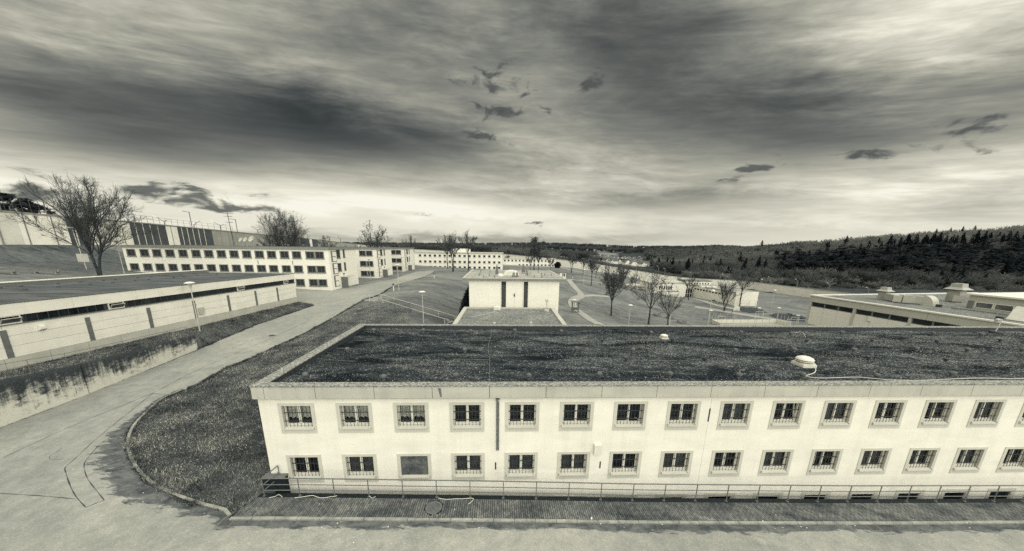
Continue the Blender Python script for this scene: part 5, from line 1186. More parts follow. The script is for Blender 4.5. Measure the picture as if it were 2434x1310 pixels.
P = atX(477, 796, -36.9); lp = thing('lamp_post', 'mushroom lamp standing on the grass before the left workshop wall', 'lamp', P, 0, 'mushroom lamps along the road'); q = atY(455, 666, P[1])
for nm, m_ in zip(('pole', 'lamp_shade', 'lamp_cap'), lamp_mesh(q[2]-P[2]-.3, 'mushroom')): obj(nm, m_, lp)
for b, tp, lab in (((1007, 768), (1003, 696), 'mushroom lamp beside the steps down the bank'), ((948.5, 691), (946, 630), 'mushroom lamp on the right verge, on the inside of the road bend'), ((881, 665), (878, 615), 'mushroom lamp on the lawn before the middle wing'), ((956.5, 648.5), (954, 611), 'mushroom lamp on the lawn before the farthest wing'), ((1058, 642), (1058, 612), 'small mushroom lamp before the distant three-storey block'), ((297, 655), (277, 571), 'mushroom lamp left of the nearest wing, beside the big tree')):
    lamp(b, tp, lab)
for b, tp, lab in (((1494, 772), (1497, 724), 'flat-topped lamp left of the two field trees'), ((1682, 774), (1690, 689), 'taller flat-topped lamp left of the rink'), ((1684, 773), (1688, 737), 'shorter flat-topped lamp left of the rink'), ((1797, 774), (1804, 731), 'slim lamp standing behind the rink boards'), ((1844, 770), (1850, 731), 'slim lamp at the right end of the rink'), ((1833, 735), (1840, 689), 'flat-topped lamp on the open lawn right of the blank gable'), ((1805, 695), (1811, 663), 'lamp post near the perimeter wall right of the gable'), ((1892, 772), (1898, 749), 'low flat-topped lamp at the workshop corner'), ((1364, 740), (1366, 712), 'small lamp by the path curve right of the hall'), ((1387, 676), (1388, 640), 'small lamp beyond the path, left of the leafy tree'), ((1238, 655), (1238, 628), 'thin lamp before the far low block')):
    lamp(b, tp, lab, 'flat', 'lamps in the field')
# tall light board on a mast between the field trees
P = onG(1590, 776); t = thing('light_mast', 'tall mast carrying a wide rectangular light board among the field trees', 'mast', P); h = atY(1601, 700, P[1])[2]-P[2]
dx = atY(1601, 700, P[1])[0]-P[0]; MB().tube([(0, 0, 0), (dx*.3, 0, h)], [.16, .10], 8).build('mast', 'metal_pale', t); w = 1.15; MB().box(dx*.3-w, dx*.3+w, -.3, .2, h, h+.75).build('light_board', 'sign_cream', t); MB().box(dx*.3-w-.05, dx*.3+w+.05, -.34, .24, h+.7, h+.82).build('board_cap', 'metal_grey', t)

# ------------------------------------------------------------------ ball rink, posts, benches and small field furniture
C4 = [onG(1692, 768), onG(1846, 768), onG(1878, 777), onG(1712, 779)]
rk = thing('ball_rink', 'low white boarded ball rink with fence posts at the far side of the field', 'rink', C4[0])
def boards(a, b, n, parent, o):
    for k in range(n):
        p, q = a+(b-a)*k/n, a+(b-a)*(k+1)/n; q = q-(q-p)*.015; d = (q-p)[:2]; nn = np.array([-d[1], d[0], 0])/np.linalg.norm(d)*.1
        zt_ = np.array([0, 0, 1.15]); MB().hexa([p-o, q-o, q-o+nn, p-o+nn], [p-o+zt_, q-o+zt_, q-o+nn+zt_, p-o+nn+zt_]).build('board', 'paint_white', parent)
        MB().tube([p-o, p-o+np.array([0, 0, 3.0])], .05, 5).build('fence_post', 'metal_pale', parent)
boards(C4[0], C4[1], 9, rk, C4[0]); boards(C4[1], C4[2], 4, rk, C4[0]); boards(C4[3], C4[0], 3, rk, C4[0])
draped_poly('rink_floor', [tuple(c[:2]) for c in C4], 1.2, 'path_asphalt', .06)
MB().tube([np.zeros(3)+np.array([.0, 0, 3.0]), C4[1]-C4[0]+np.array([0, 0, 3.0])], .03, 5).build('top_wire', 'metal_pale', rk)
def goal(px, py, w, label):
    P = onG(px, py); t = thing('goal', label, 'goal', P)
    MB().tube([(0, 0, 0), (0, 0, 2.3), (w, 0, 2.3), (w, 0, 0)], .06, 5).build('goal_frame', 'paint_white', t); MB().tube([(0, 0, 2.3), (0, 1.0, 0)], .03, 5).tube([(w, 0, 2.3), (w, 1.0, 0)], .03, 5).tube([(0, 1, .02), (w, 1, .02)], .03, 5).build('goal_stay', 'metal_pale', t)
goal(1704, 768, 2.4, 'white goal frame at the left end of the rink'); goal(1794, 757, 2.6, 'grey goal frame behind the rink by the path')
goal(1776, 732, 3.0, 'white goal frame against the blank gable'); goal(1878, 771, 2.4, 'grey goal frame at the right corner of the rink')
def exercise_bars(px, py, w, h, label):
    P = onG(px, py); t = thing('exercise_frame', label, 'frame', P)
    for k in range(3): MB().tube([(w*k/2, 0, 0), (w*k/2, 0, h)], .06, 5).build('post', 'metal_pale', t)
    MB().tube([(0, 0, h), (w, 0, h)], .05, 5).tube([(0, 0, h*.6), (w/2, 0, h*.6)], .04, 5).build('bar', 'metal_pale', t)
exercise_bars(1705, 722, 5, 2.0, 'exercise bars before the long side of the hall'); exercise_bars(1758, 730, 7, 2.6, 'exercise bars in front of the blank gable'); exercise_bars(1868, 776, 6, 2.2, 'exercise bars beside the workshop corner')
P = onG(1737, 752); t = thing('basketball_hoop', 'basketball hoop with a round-topped white backboard', 'basketball hoop', P)
h = atY(1746, 733, P[1])[2]-P[2]; MB().tube([(0, 0, 0), (.3, 0, h-.4), (1.2, -.5, h)], .09, 6).build('pole', 'metal_grey', t)
mb = MB(); n = 10; r = 1.05
pts = [(1.2-r, -.6, h-.7)] + [(1.2-r*math.cos(math.pi*k/n), -.6, h+.2+r*.8*math.sin(math.pi*k/n)) for k in range(n+1)] + [(1.2+r, -.6, h-.7)]
mb.quad(*pts); mb.quad(*[(a, -.54, c) for a, b, c in reversed(pts)]); mb.build('backboard', 'plastic_white', t)
ring = [(1.2+.3*math.cos(k*.63), -.95+.3*math.sin(k*.63), h-.35) for k in range(11)]; MB().tube(ring, .03, 5).build('hoop', 'metal_dark', t)
def bench_table(px, py, label, w=2.2, rot=0.2, Y=None):
    P = onG(px, py) if Y is None else atY(px, py, Y)
    if Y: P[2] = T1(P[0], P[1])
    t = thing('picnic_table', label, 'table', P, rot, 'picnic tables')
    MB().box(-w/2, w/2, -.4, .4, .70, .77).build('table_top', 'wood_weathered', t)
    for y in (-.85, .85): MB().box(-w/2, w/2, y-.16, y+.16, .42, .48).build('seat', 'wood_weathered', t)
    for x in (-w*.35, w*.35): MB().hexa([(x-.05, -.8, 0), (x+.05, -.8, 0), (x+.05, -.7, 0), (x-.05, -.7, 0)], [(x-.05, -.3, .7), (x+.05, -.3, .7), (x+.05, -.2, .7), (x-.05, -.2, .7)]).hexa([(x-.05, .7, 0), (x+.05, .7, 0), (x+.05, .8, 0), (x-.05, .8, 0)], [(x-.05, .2, .7), (x+.05, .2, .7), (x+.05, .3, .7), (x-.05, .3, .7)]).box(x-.04, x+.04, -.85, .85, .36, .42).build('leg', 'wood_weathered', t)
bench_table(1562, 751, 'picnic table on the lawn path between the field trees, upper one', 2.2); bench_table(1620, 768, 'picnic table nearest the big roof, right of the light mast', 2.4); bench_table(1592, 758, 'picnic table just left of the light mast', 1.8)
def bench(px, py, label, w):
    P = onG(px, py); t = thing('park_bench', label, 'bench', P, R(8), 'benches on the left lawn')
    for k in range(2): MB().box(-w/2, w/2, -.2+k*.22, 0+k*.22, .42, .47).build('seat_board', 'wood_weathered', t)
    for k in range(2): MB().box(-w/2, w/2, .27, .31, .62+k*.2, .76+k*.2).build('back_board', 'wood_weathered', t)
    for x in (-w*.38, w*.38): MB().box(x-.06, x+.06, -.2, .26, 0, .42).box(x-.05, x+.05, .22, .32, 0, .95).build('leg', 'kerb_concrete', t)
bench(12, 652, 'wooden bench on the left lawn, cut by the picture edge', 3.2); bench(112, 652, 'wooden bench on the left lawn, nearer the big tree', 4.0)
P = onG(206, 640); t = thing('notice_board', 'pale square board on a post before the big bare tree', 'board', P, R(10)); h = atY(208, 612, P[1])[2]-P[2]; MB().tube([(0, 0, 0), (-.5, 0, 8.0)], .07, 6).build('post', 'metal_pale', t); MB().box(-1.0, .9, -.1, 0, h-.9, h+.7).build('panel', 'fascia', t); MB().box(-.75, -.3, -.5, .1, 8, 8.25).build('lamp_head', 'plastic_white', t)
P = onG(1335, 662); t = thing('garden_hut', 'small wooden hut with a flat roof right of the hall roof', 'hut', P); MB().box(-.9, 1.4, -.8, .8, -.3, 2.2).build('wall', 'wall_panel', t); MB().box(-2.3, 1.8, -1.1, 1.2, 2.2, 2.5).build('roof', 'trim_dark', t); MB().box(.1, .5, -.83, -.78, .8, 1.9).box(.7, 1.1, -.83, -.78, .8, 1.9).build('window', 'pane_dark', t)
for x in (-2.0,): MB().box(x-.08, x+.08, -.9, -.75, -.3, 2.2).build('post', 'wood_weathered', t)
P = onG(1367, 742); t = thing('pavilion_frame', 'open wooden frame with a small roof by the path curve', 'shelter', P)
for x in (-.7, .7):
    for y in (-.5, .5): MB().box(x-.07, x+.07, y-.07, y+.07, -.2, 2.3).build('post', 'wood_weathered', t)
MB().box(-1, 1, -.8, .8, 2.3, 2.42).build('roof', 'wood_weathered', t); MB().box(-.7, .7, .4, .5, .4, 1.0).build('side_board', 'wood_weathered', t)
for px, py, hh, lab in ((1032, 662, 1.1, 'short white marker post on the bank right of the road'), (936, 692, 1.2, 'short post with a dark round sign at the road verge'), (1361, 662, 1.0, 'short white marker post at the path start')):
    P = onG(px, py); t = thing('marker_post', lab, 'post', P); MB().tube([(0, 0, -.1), (0, 0, hh)], .09, 6).build('post', 'paint_white', t); MB()._lathe([(.02, hh), (.22, hh+.2), (.22, hh+.35), (.02, hh+.5)], 8, (0, 0, 0)).build('cap', 'metal_dark', t)
# earth heaps on the lawn
def heap(px, py, w, d, h, label):
    P = onG(px, py); rg = np.random.default_rng(int(px)); n = 18; V = []; F = []
    for i in range(7):
        r = 1-i/6
        for k in range(n): a = 6.283*k/n; q = r*(1+.18*rg.standard_normal()*(i > 0)); x, y = P[0]+w*q*math.cos(a), P[1]+d*q*math.sin(a); V.append((x-P[0], y-P[1], T1(x, y)-P[2]-.05+h*(1-r**1.6)*(1+.25*rg.standard_normal())))
    for i in range(6):
        for k in range(n): F.append((i*n+k, i*n+(k+1) % n, (i+1)*n+(k+1) % n, (i+1)*n+k))
    o = obj('earth_heap', np_mesh('earth_heap', V, F, 'earth_dark', None, True)); o.location = P; tag(o, label, 'earth heap')
heap(1880, 757, 7, 5, 1.3, 'dark earth heap left of the workshop corner'); heap(1778, 735, 6, 2.5, .5, 'flat dark patch of dug earth before the gable'); heap(1790, 741, 5, 2, .4, 'second flat dark patch of dug earth before the gable'); heap(1830, 696, 4, 2, .6, 'small dark earth heap near the perimeter wall'); heap(1786, 689, 3, 2, .5, 'smallest dark earth heap left of the lawn lamp'); heap(1708, 715, 4, 1.5, .5, 'dark earth heap beside the long hall wall')
P = onG(1325, 637); rg = np.random.default_rng(3)

# ------------------------------------------------------------------ trees
def branch_mesh(segs, sides, name, mat):
    A = np.array([s_[0] for s_ in segs]); B = np.array([s_[1] for s_ in segs]); r0 = np.array([s_[2] for s_ in segs]); r1 = np.array([s_[3] for s_ in segs])
    t = B-A; t /= np.linalg.norm(t, axis=1)[:, None]+1e-9; ref = np.where(np.abs(t[:, 2:3]) < .9, np.array([[0, 0, 1.]]), np.array([[1., 0, 0]])); a = np.cross(t, ref); a /= np.linalg.norm(a, axis=1)[:, None]+1e-9; b = np.cross(t, a)
    V = np.empty((len(A), 2*sides, 3))
    for k in range(sides):
        an = 2*math.pi*k/sides; o = a*math.cos(an)+b*math.sin(an); V[:, k] = A+o*r0[:, None]; V[:, sides+k] = B+o*r1[:, None]
    F = []; base = np.arange(len(A))*2*sides
    for k in range(sides): k2 = (k+1) % sides; F.append(np.column_stack([base+k, base+k2, base+sides+k2, base+sides+k]))
    return np_mesh(name, V.reshape(-1, 3), np.concatenate(F), mat)
def grow(seed, h, w, fork, trunks, cx, mr, rich, droop=0.0, tr=None):
    """trunk up to the fork, limbs fanning to an egg-shaped crown, then boughs, branches and straight twigs"""
    rg = np.random.default_rng(seed); big, fine, tips = [], [], []
    fz = h*fork; tr = h*.017 if tr is None else tr; cz = fz+(h-fz)*.44; RAD = np.array([w*.5, w*.46, (h-fz)*.56])
    def inside(p): q = (p-np.array([cx, 0, cz]))/RAD; return float(q@q)
    def curve(p, d, e, n, r0, r1, out, wob):
        """quadratic bend from p (leaving along d) to e"""
        L = np.linalg.norm(e-p); c = p+d*L*.5; pts = []
        for i in range(n+1):
            t = i/n; q = (1-t)**2*p+2*t*(1-t)*c+t*t*e
            if 0 < i < n: q = q+rg.normal(0, wob*L, 3)
            pts.append(q)
        for i in range(n): out.append((pts[i], pts[i+1], r0+(r1-r0)*i/n, r0+(r1-r0)*(i+1)/n))
        return pts
    def unit(v): return v/(np.linalg.norm(v)+1e-9)
    starts = []
    for i in range(trunks):
        off = (i-(trunks-1)/2); base = np.array([off*.35*(tr/.3), 0, -.3]); top = np.array([cx*.35+off*w*.10, rg.normal(0, .1), fz*rg.uniform(.95, 1.1)])
        pts = curve(base, np.array([0, 0, 1.]), top, 5, tr*(1.1 if trunks == 1 else .85), tr*.7, big, .012); starts.append((top, unit(top-pts[-2]), off))
    nl, nb, nt, nw = rich
    for top, d0, off in starts:
        for k in range(nl):
            a = 2*math.pi*(k+rg.uniform(-.3, .3))/nl*1.0+seed; pol = math.radians(rg.choice([rg.uniform(5, 35), rg.uniform(30, 65), rg.uniform(60, 95+droop)], p=[.25, .38, .37]))
            dr = np.array([math.cos(a)*math.sin(pol)+off*.5, math.sin(a)*math.sin(pol), math.cos(pol)])
            e = np.array([cx, 0, cz])+RAD*unit(dr)*rg.uniform(.72, .9)
            if e[2] < fz*.8: e[2] = fz*.8
            p0 = top if k % 2 else top-d0*(fz*.12*rg.random()); L1 = np.linalg.norm(e-p0)
            lp = curve(p0, unit(d0*.6+unit(dr)*.6+np.array([0, 0, .35])), e, 6, tr*.36*(L1/(h-fz))**.4, mr*2.2, big, .018)
            for j in range(nb):
                t = rg.uniform(.18, 1.0); i = min(int(t*6), 5); p = lp[i]+(lp[i+1]-lp[i])*(t*6-i); tan = unit(lp[i+1]-lp[i])
                outw = unit(p-np.array([cx*.6, 0, fz])); d = unit(tan*.8+outw*.5+rg.normal(0, .55, 3)+np.array([0, 0, .28])); L2 = L1*rg.uniform(.22, .5)*(1.15-t*.5); e2 = p+d*L2
                q = inside(e2)
                if q > 1.05: e2 = p+d*L2*max(.35, 1.25-.4*q)
                bp = curve(p, unit(tan*.5+d), e2+np.array([0, 0, L2*.10]), 3, tr*.09*(1-t*.5)+mr, mr*1.3, fine, .03)
                for m in range(nt):
                    t2 = rg.uniform(.2, 1.0); i2 = min(int(t2*3), 2); p2 = bp[i2]+(bp[i2+1]-bp[i2])*(t2*3-i2); d2 = unit(unit(bp[i2+1]-bp[i2])*.9+rg.normal(0, .5, 3)+np.array([0, 0, .25])); L3 = L2*rg.uniform(.22, .45); e3 = p2+d2*L3
                    fine.append((p2, e3, mr*1.15, mr*.8)); tips.append((e3, None))
                    for q_ in range(nw):
                        t3 = rg.uniform(.25, 1.0); p3 = p2+(e3-p2)*t3; d3 = unit(d2+rg.normal(0, .42, 3)+np.array([0, 0, .2])); e4 = p3+d3*L3*rg.uniform(.35, .75); fine.append((p3, e4, mr*.85, mr*.5)); tips.append((e4, None))
    return {0: big, 1: fine}, tips
def leaves(tips, n, size, seed, name='dry_leaves'):
    rg = np.random.default_rng(seed); T_ = np.array([t[0] for t in tips]); i = rg.integers(0, len(T_), n); c = T_[i]+rg.normal(0, .22, (n, 3)); u_ = rg.normal(0, 1, (n, 3)); u_ /= np.linalg.norm(u_, axis=1)[:, None]; v_ = np.cross(u_, rg.normal(0, 1, (n, 3))); v_ /= np.linalg.norm(v_, axis=1)[:, None]; s_ = rg.uniform(.5, 1.2, n)[:, None]*size
    V = np.stack([c-u_*s_-v_*s_*.6, c+u_*s_-v_*s_*.4, c+u_*s_*.7+v_*s_*.7, c-u_*s_*.6+v_*s_*.6], 1).reshape(-1, 3); return np_mesh(name, V, np.arange(n*4).reshape(n, 4), 'dry_leaf')
def tree(px, py, Y, ytop, wpx, label, seed, leaf=0, trunks=1, fork=.3, up=.35, spread=1.0, lev=5, twig=None, cat='tree', grp=None, cpx=None):
    if Y is None: P = onG(px, py); Y = P[1]
    else: P = atY(px, py, Y); P[2] = T1(P[0], P[1])
    h = atY(px, ytop, Y)[2]-P[2]; w = wpx*Y/791*(1.03 if lev == 6 else 1.22); mr = max(.009, Y*.00016) if twig is None else twig
    rich = {6: (12, 15, 8, 5), 5: (10, 10, 6, 2), 4: (8, 7, 4, 1)}[lev]
    if trunks > 1: rich = (rich[0]-3, *rich[1:])
    sg, tp = grow(seed, h, w, fork, trunks, 0 if cpx is None else atY(cpx, .6*ytop+.4*py, Y)[0]-P[0], mr, rich, 25 if lev == 6 else 5)
    t = thing('bare_tree', label, cat, P, 0, grp); obj('trunk', branch_mesh(sg[0], 6, 'trunk', 'bark'), t); obj('crown', branch_mesh(sg[1], 3, 'crown', 'twig'), t)
    if leaf: obj('dry_leaves', leaves(tp, leaf, .0013*Y+.02, seed), t)
    return t
tree(238, 657, 58, 438, 240, 'big forked bare tree behind the left workshop', 11, 0, 2, .24, .30, 1.0, 6, .0135, cpx=214)
tree(672, 584, 90, 507, 112, 'dense rounded bare tree behind the nearest wing roof', 12, 0, 3, .16, .5, 1.0, 6, .012, cpx=671)
tree(893, 600, 116, 535, 60, 'irregular tree with leaf clumps behind the wings', 13, 900, 2, .33, .3, .9, 5); tree(775, 590, 125, 563, 40, 'small bushy tree just above the second wing roof', 14, 300, 1, .25, .4, 1.0, 5)
tree(977, 600, 150, 563, 42, 'round bare tree behind the farthest wing', 15, 0, 1, .3, .4, 1.0, 5)
tree(1064, 638, None, 561, 46, 'left one of the three tall trees beyond the road crest', 16, 300, 1, .42, .4, .9, 5); tree(1077, 646, None, 558, 40, 'low-forked tree, middle of the three beyond the road crest', 17, 200, 2, .42, .4, .8, 5); tree(1113, 643, None, 551, 44, 'right one of the three tall trees beyond the road crest, with a rounded crown', 18, 250, 1, .45, .4, .9, 5)
tree(1269, 643, None, 567, 44, 'tall dense tree with dark leaves left of the far low block corner', 19, 2200, 1, .35, .45, .9, 5); tree(1260, 643, None, 606, 26, 'small tree left of the tall dense one', 20, 150, 1, .4, .4, .9, 4); tree(1280, 643, None, 600, 30, 'small forked tree right of the tall dense one', 21, 200, 1, .4, .4, .9, 4); tree(1308, 647, None, 611, 26, 'small thin tree before the right end of the far low block', 22, 120, 1, .4, .4, .9, 4)
tree(1358, 649, None, 602, 34, 'twin-stemmed tree beside the far wall', 23, 500, 2, .4, .4, .9, 4); tree(1386, 652, None, 612, 22, 'thin tree by the far wall, right of the twin-stemmed one', 24, 80, 1, .4, .4, .9, 4); tree(1405, 679, None, 612, 34, 'tall slim tree by the path with a dark tuft of leaves', 25, 500, 1, .45, .4, .9, 5); tree(1416, 662, None, 622, 24, 'thin bare tree right of the tall slim one', 26, 0, 1, .35, .4, .9, 4)
tree(1452, 750, None, 632, 84, 'large leafy tree in the middle of the field lawn', 27, 4200, 1, .28, .5, 1.0, 5); tree(1478, 684, None, 630, 40, 'bare branching tree behind the large leafy one', 28, 0, 2, .25, .4, 1.0, 5)
tree(1541, 774, None, 646, 86, 'tall see-through tree left of the light mast', 29, 1100, 1, .3, .4, 1.0, 5); tree(1586, 776, None, 684, 58, 'low forking bare tree behind the light mast', 30, 150, 1, .25, .3, 1.1, 5); tree(1509, 688, None, 640, 30, 'slim bare tree before the low grey-roofed wing', 31, 0, 1, .35, .4, .9, 4)
tree(1636, 714, None, 657, 42, 'bare tree in front of the gap between field block and hall', 32, 0, 1, .38, .4, 1.0, 5); tree(1721, 740, None, 664, 66, 'spreading forked bare tree left of the blank gable', 33, 0, 2, .25, .3, 1.0, 5); tree(1757, 729, None, 640, 62, 'tall bare tree in front of the blank gable', 34, 0, 1, .42, .4, 1.0, 5)
tree(1430, 640, 238, 622, 20, 'tiny tree before the far wall', 35, 60, 1, .35, .4, .9, 4); tree(1206, 629, None, 606, 18, 'tiny tree between the two far blocks', 36, 40, 1, .4, .4, .9, 4); tree(1612, 690, 165, 655, 26, 'bare tree behind the roof of the white field block', 37, 0, 1, .35, .4, 1, 4)

# ivy-covered shrub row on the hall's left flank, small bush by the far block
def leaf_mass(name, label, cat, P, fn, n, size, seed, mat):
    rg = np.random.default_rng(seed); c = fn(rg, n); u_ = rg.normal(0, 1, (n, 3)); u_ /= np.linalg.norm(u_, axis=1)[:, None]; v_ = np.cross(u_, rg.normal(0, 1, (n, 3))); v_ /= np.linalg.norm(v_, axis=1)[:, None]; s_ = rg.uniform(.5, 1.2, n)[:, None]*size
    V = np.stack([c-u_*s_, c+u_*s_*.4-v_*s_, c+u_*s_, c-u_*s_*.2+v_*s_], 1).reshape(-1, 3); t = thing(name, label, cat, P); obj('foliage', np_mesh('foliage', V, np.arange(n*4).reshape(n, 4), mat), t)
    mb = MB()
    for k in range(4): q = c[rg.integers(0, n)]; mb.tube([(q[0], q[1], -.3), (q[0]*.9, q[1], max(.5, q[2]*.8))], [.08, .03], 5)
    mb.build('stem', 'bark', t)
def ivy(rg, n):
    y = rg.uniform(0, 15, n); hmax = np.interp(y, [0, 4, 9, 15], [1.2, 3.0, 5.4, 6.2]); z = hmax*rg.random(n)**.6; x = rg.uniform(0, 1, n)*np.interp(z/hmax, [0, 1], [1.7, .8])+rg.normal(0, .15, n); return np.column_stack([-x, y, z])
leaf_mass('ivy_shrub', 'dark evergreen shrub climbing the left flank of the white hall', 'shrub', (-6.5, 40, .6), ivy, 14000, .13, 4, 'ivy')
P = onG(1325, 637); leaf_mass('evergreen_bush', 'small round dark bush at the right end of the far low block', 'bush', P, lambda rg, n: (lambda v: v/np.linalg.norm(v, axis=1)[:, None]*np.array([2.4, 2.2, 2.2])*(rg.random((n, 1))**.4)+np.array([0, 0, 2.0]))(rg.normal(0, 1, (n, 3))), 900, .35, 9, 'ivy')

# ------------------------------------------------------------------ far hills
HX = [600, 900, 1000, 1100, 1200, 1300, 1400, 1500, 1600, 1700, 1800, 1900, 2000, 2150, 2300, 2434, 2600, 2900]
HL = [(300, [612, 612, 612, 615, 622, 632, 640, 652, 672, 680, 690, 700, 706, 720, 735, 750, 765, 790]),
      (345, [608, 606, 606, 608, 614, 624, 634, 648, 664, 668, 668, 664, 660, 660, 665, 672, 680, 690]),
      (410, [604, 602, 602, 604, 608, 616, 628, 644, 656, 650, 640, 630, 622, 614, 608, 604, 600, 598]),
      (500, [601, 599, 599, 601, 604, 612, 622, 636, 642, 626, 610, 598, 588, 578, 566, 557, 550, 545]),
      (700, [598, 596, 596, 597, 600, 607, 616, 626, 628, 612, 602, 600, 596, 586, 576, 568, 562, 556]),
      (1000, [595, 593, 593, 594, 597, 602, 608, 616, 610, 600, 598, 602, 602, 596, 590, 585, 580, 578]),
      (1450, [589, 589, 588, 589, 592, 594, 598, 602, 597, 592, 596, 604, 606, 604, 602, 600, 600, 600]),
      (2000, [584, 585, 585, 585, 586, 586, 590, 594, 592, 590, 595, 604, 608, 606, 606, 606, 606, 606]),
      (2900, [579, 580.5, 582, 582.5, 581.5, 580, 584, 589, 589, 590, 596, 606, 610, 610, 610, 610, 610, 610])]
def hill_pt(px, f):
    """f: fractional layer index"""
    i = min(int(f), len(HL)-2); t = f-i; y = np.interp(px, HX, HL[i][1])*(1-t)+np.interp(px, HX, HL[i+1][1])*t
    Y = math.exp(math.log(HL[i][0])*(1-t)+math.log(HL[i+1][0])*t)
    return atY(px, y, Y)
def hills():
    pxs = np.linspace(560, 2950, 200); fs = np.linspace(0, len(HL)-1, 90); V = np.array([hill_pt(p, f) for f in fs for p in pxs]); n = len(pxs)
    field = []
    for f in fs:
        for p in pxs: field.append(1.0 if (p < 1560 and (4.9 < f < 5.9 and (1400 < p < 1470 or 1150 < p < 1300) or 6.0 < f < 6.9 and (1120 < p < 1480))) else 0.0)
    i = np.arange(len(V)).reshape(len(fs), n); F = np.column_stack([i[:-1, :-1].ravel(), i[:-1, 1:].ravel(), i[1:, 1:].ravel(), i[1:, :-1].ravel()])
    struct(obj('hills', np_mesh('hills', V, F, 'hill_ground', {'field': field}, True)))
    # land beyond the left wall, running round to the horizon behind everything
    mb = MB(); ring = []
    for k in range(97):
        a = 2*math.pi*k/96; ring.append([(r_*math.sin(a), 100+r_*math.cos(a), z_) for r_, z_ in ((330, -22 if math.sin(a) > -.2 else -6), (1500, -32), (8000, -60))])
    for k in range(96):
        for j in range(2): mb.quad(ring[k][j], ring[k][j+1], ring[k+1][j+1], ring[k+1][j])
    me = mb.mesh('terrain', 'hill_ground'); struct(obj('terrain', me))
hills()
# tree prototypes as triangle soups of unit height
def proto_bare(rg, n=95):
    T_ = []
    for k in range(n):
        a = rg.uniform(0, 6.28); z0 = rg.uniform(.25, .7); r0 = rg.uniform(0, .12); d = np.array([math.cos(a)*rg.uniform(.1, .42), math.sin(a)*rg.uniform(.1, .42), rg.uniform(.12, .42)])
        p = np.array([math.cos(a)*r0, math.sin(a)*r0, z0]); q = p+d
        r = np.linalg.norm(q[:2]); 
        if q[2] > 1: q[2] = 1-rg.random()*.08
        w = np.cross(d, rg.normal(0, 1, 3)); w = w/np.linalg.norm(w)*rg.uniform(.010, .026); T_.append([p-w*.5, q-w*.9, q+w]); T_.append([p+w*.5, p-w*.5, q+w])
    for a in (0, 2.1): w = np.array([math.cos(a), math.sin(a), 0])*.02; T_.append([-w, w, np.array([0, 0, .75])])
    return np.array(T_)
def proto_conifer(rg, tiers=9, k=9):
    T_ = []
    for i in range(tiers):
        z = .06+.94*i/tiers; R_ = .27*(1-i/tiers)**.85+.014
        for j in range(k):
            a = 6.28*(j+rg.random())/k; r = R_*rg.uniform(.65, 1.2); b = a+rg.uniform(.35, .6); tip = np.array([math.cos(a)*r, math.sin(a)*r, z-.04*rg.random()]); T_.append([tip, np.array([math.cos(b)*r*.8, math.sin(b)*r*.8, z+.01]), np.array([0, 0, min(1.0, z+.17)])])
    return np.array(T_)
def proto_pine(rg):
    T_ = []
    for a in (0, 2.1): w = np.array([math.cos(a), math.sin(a), 0])*.014; T_.append([-w, w, np.array([w[1], 0, .85])])
    for c in range(9):
        c0 = np.array([rg.normal(0, .11), rg.normal(0, .11), rg.uniform(.62, .96)])
        for j in range(10): T_.append([c0+rg.normal(0, .06, 3)*np.array([1.3, 1.3, .5]) for _ in range(3)])
    return np.array(T_)
rgp = np.random.default_rng(77); PRO = {'bare': [proto_bare(rgp) for _ in range(5)], 'conifer': [proto_conifer(rgp) for _ in range(3)], 'pine': [proto_pine(rgp) for _ in range(3)]}
def soup(items):
    """items: (kind, x, y, z, height, width factor, tone) -> V, F, tone"""
    Vs, Ts = [], []
    rg = np.random.default_rng(5)
    for kind, x, y, z, h, wf, tn in items:
        p = PRO[kind][rg.integers(0, len(PRO[kind]))]; a = rg.uniform(0, 6.28); c, s_ = math.cos(a), math.sin(a); v = p.reshape(-1, 3); w = h*wf
        V = np.column_stack([x+(v[:, 0]*c-v[:, 1]*s_)*w, y+(v[:, 0]*s_+v[:, 1]*c)*w, z+v[:, 2]*h]); Vs.append(V); Ts.append(np.full(len(V), tn))
    V = np.concatenate(Vs); return V, np.arange(len(V)).reshape(-1, 3), np.concatenate(Ts)
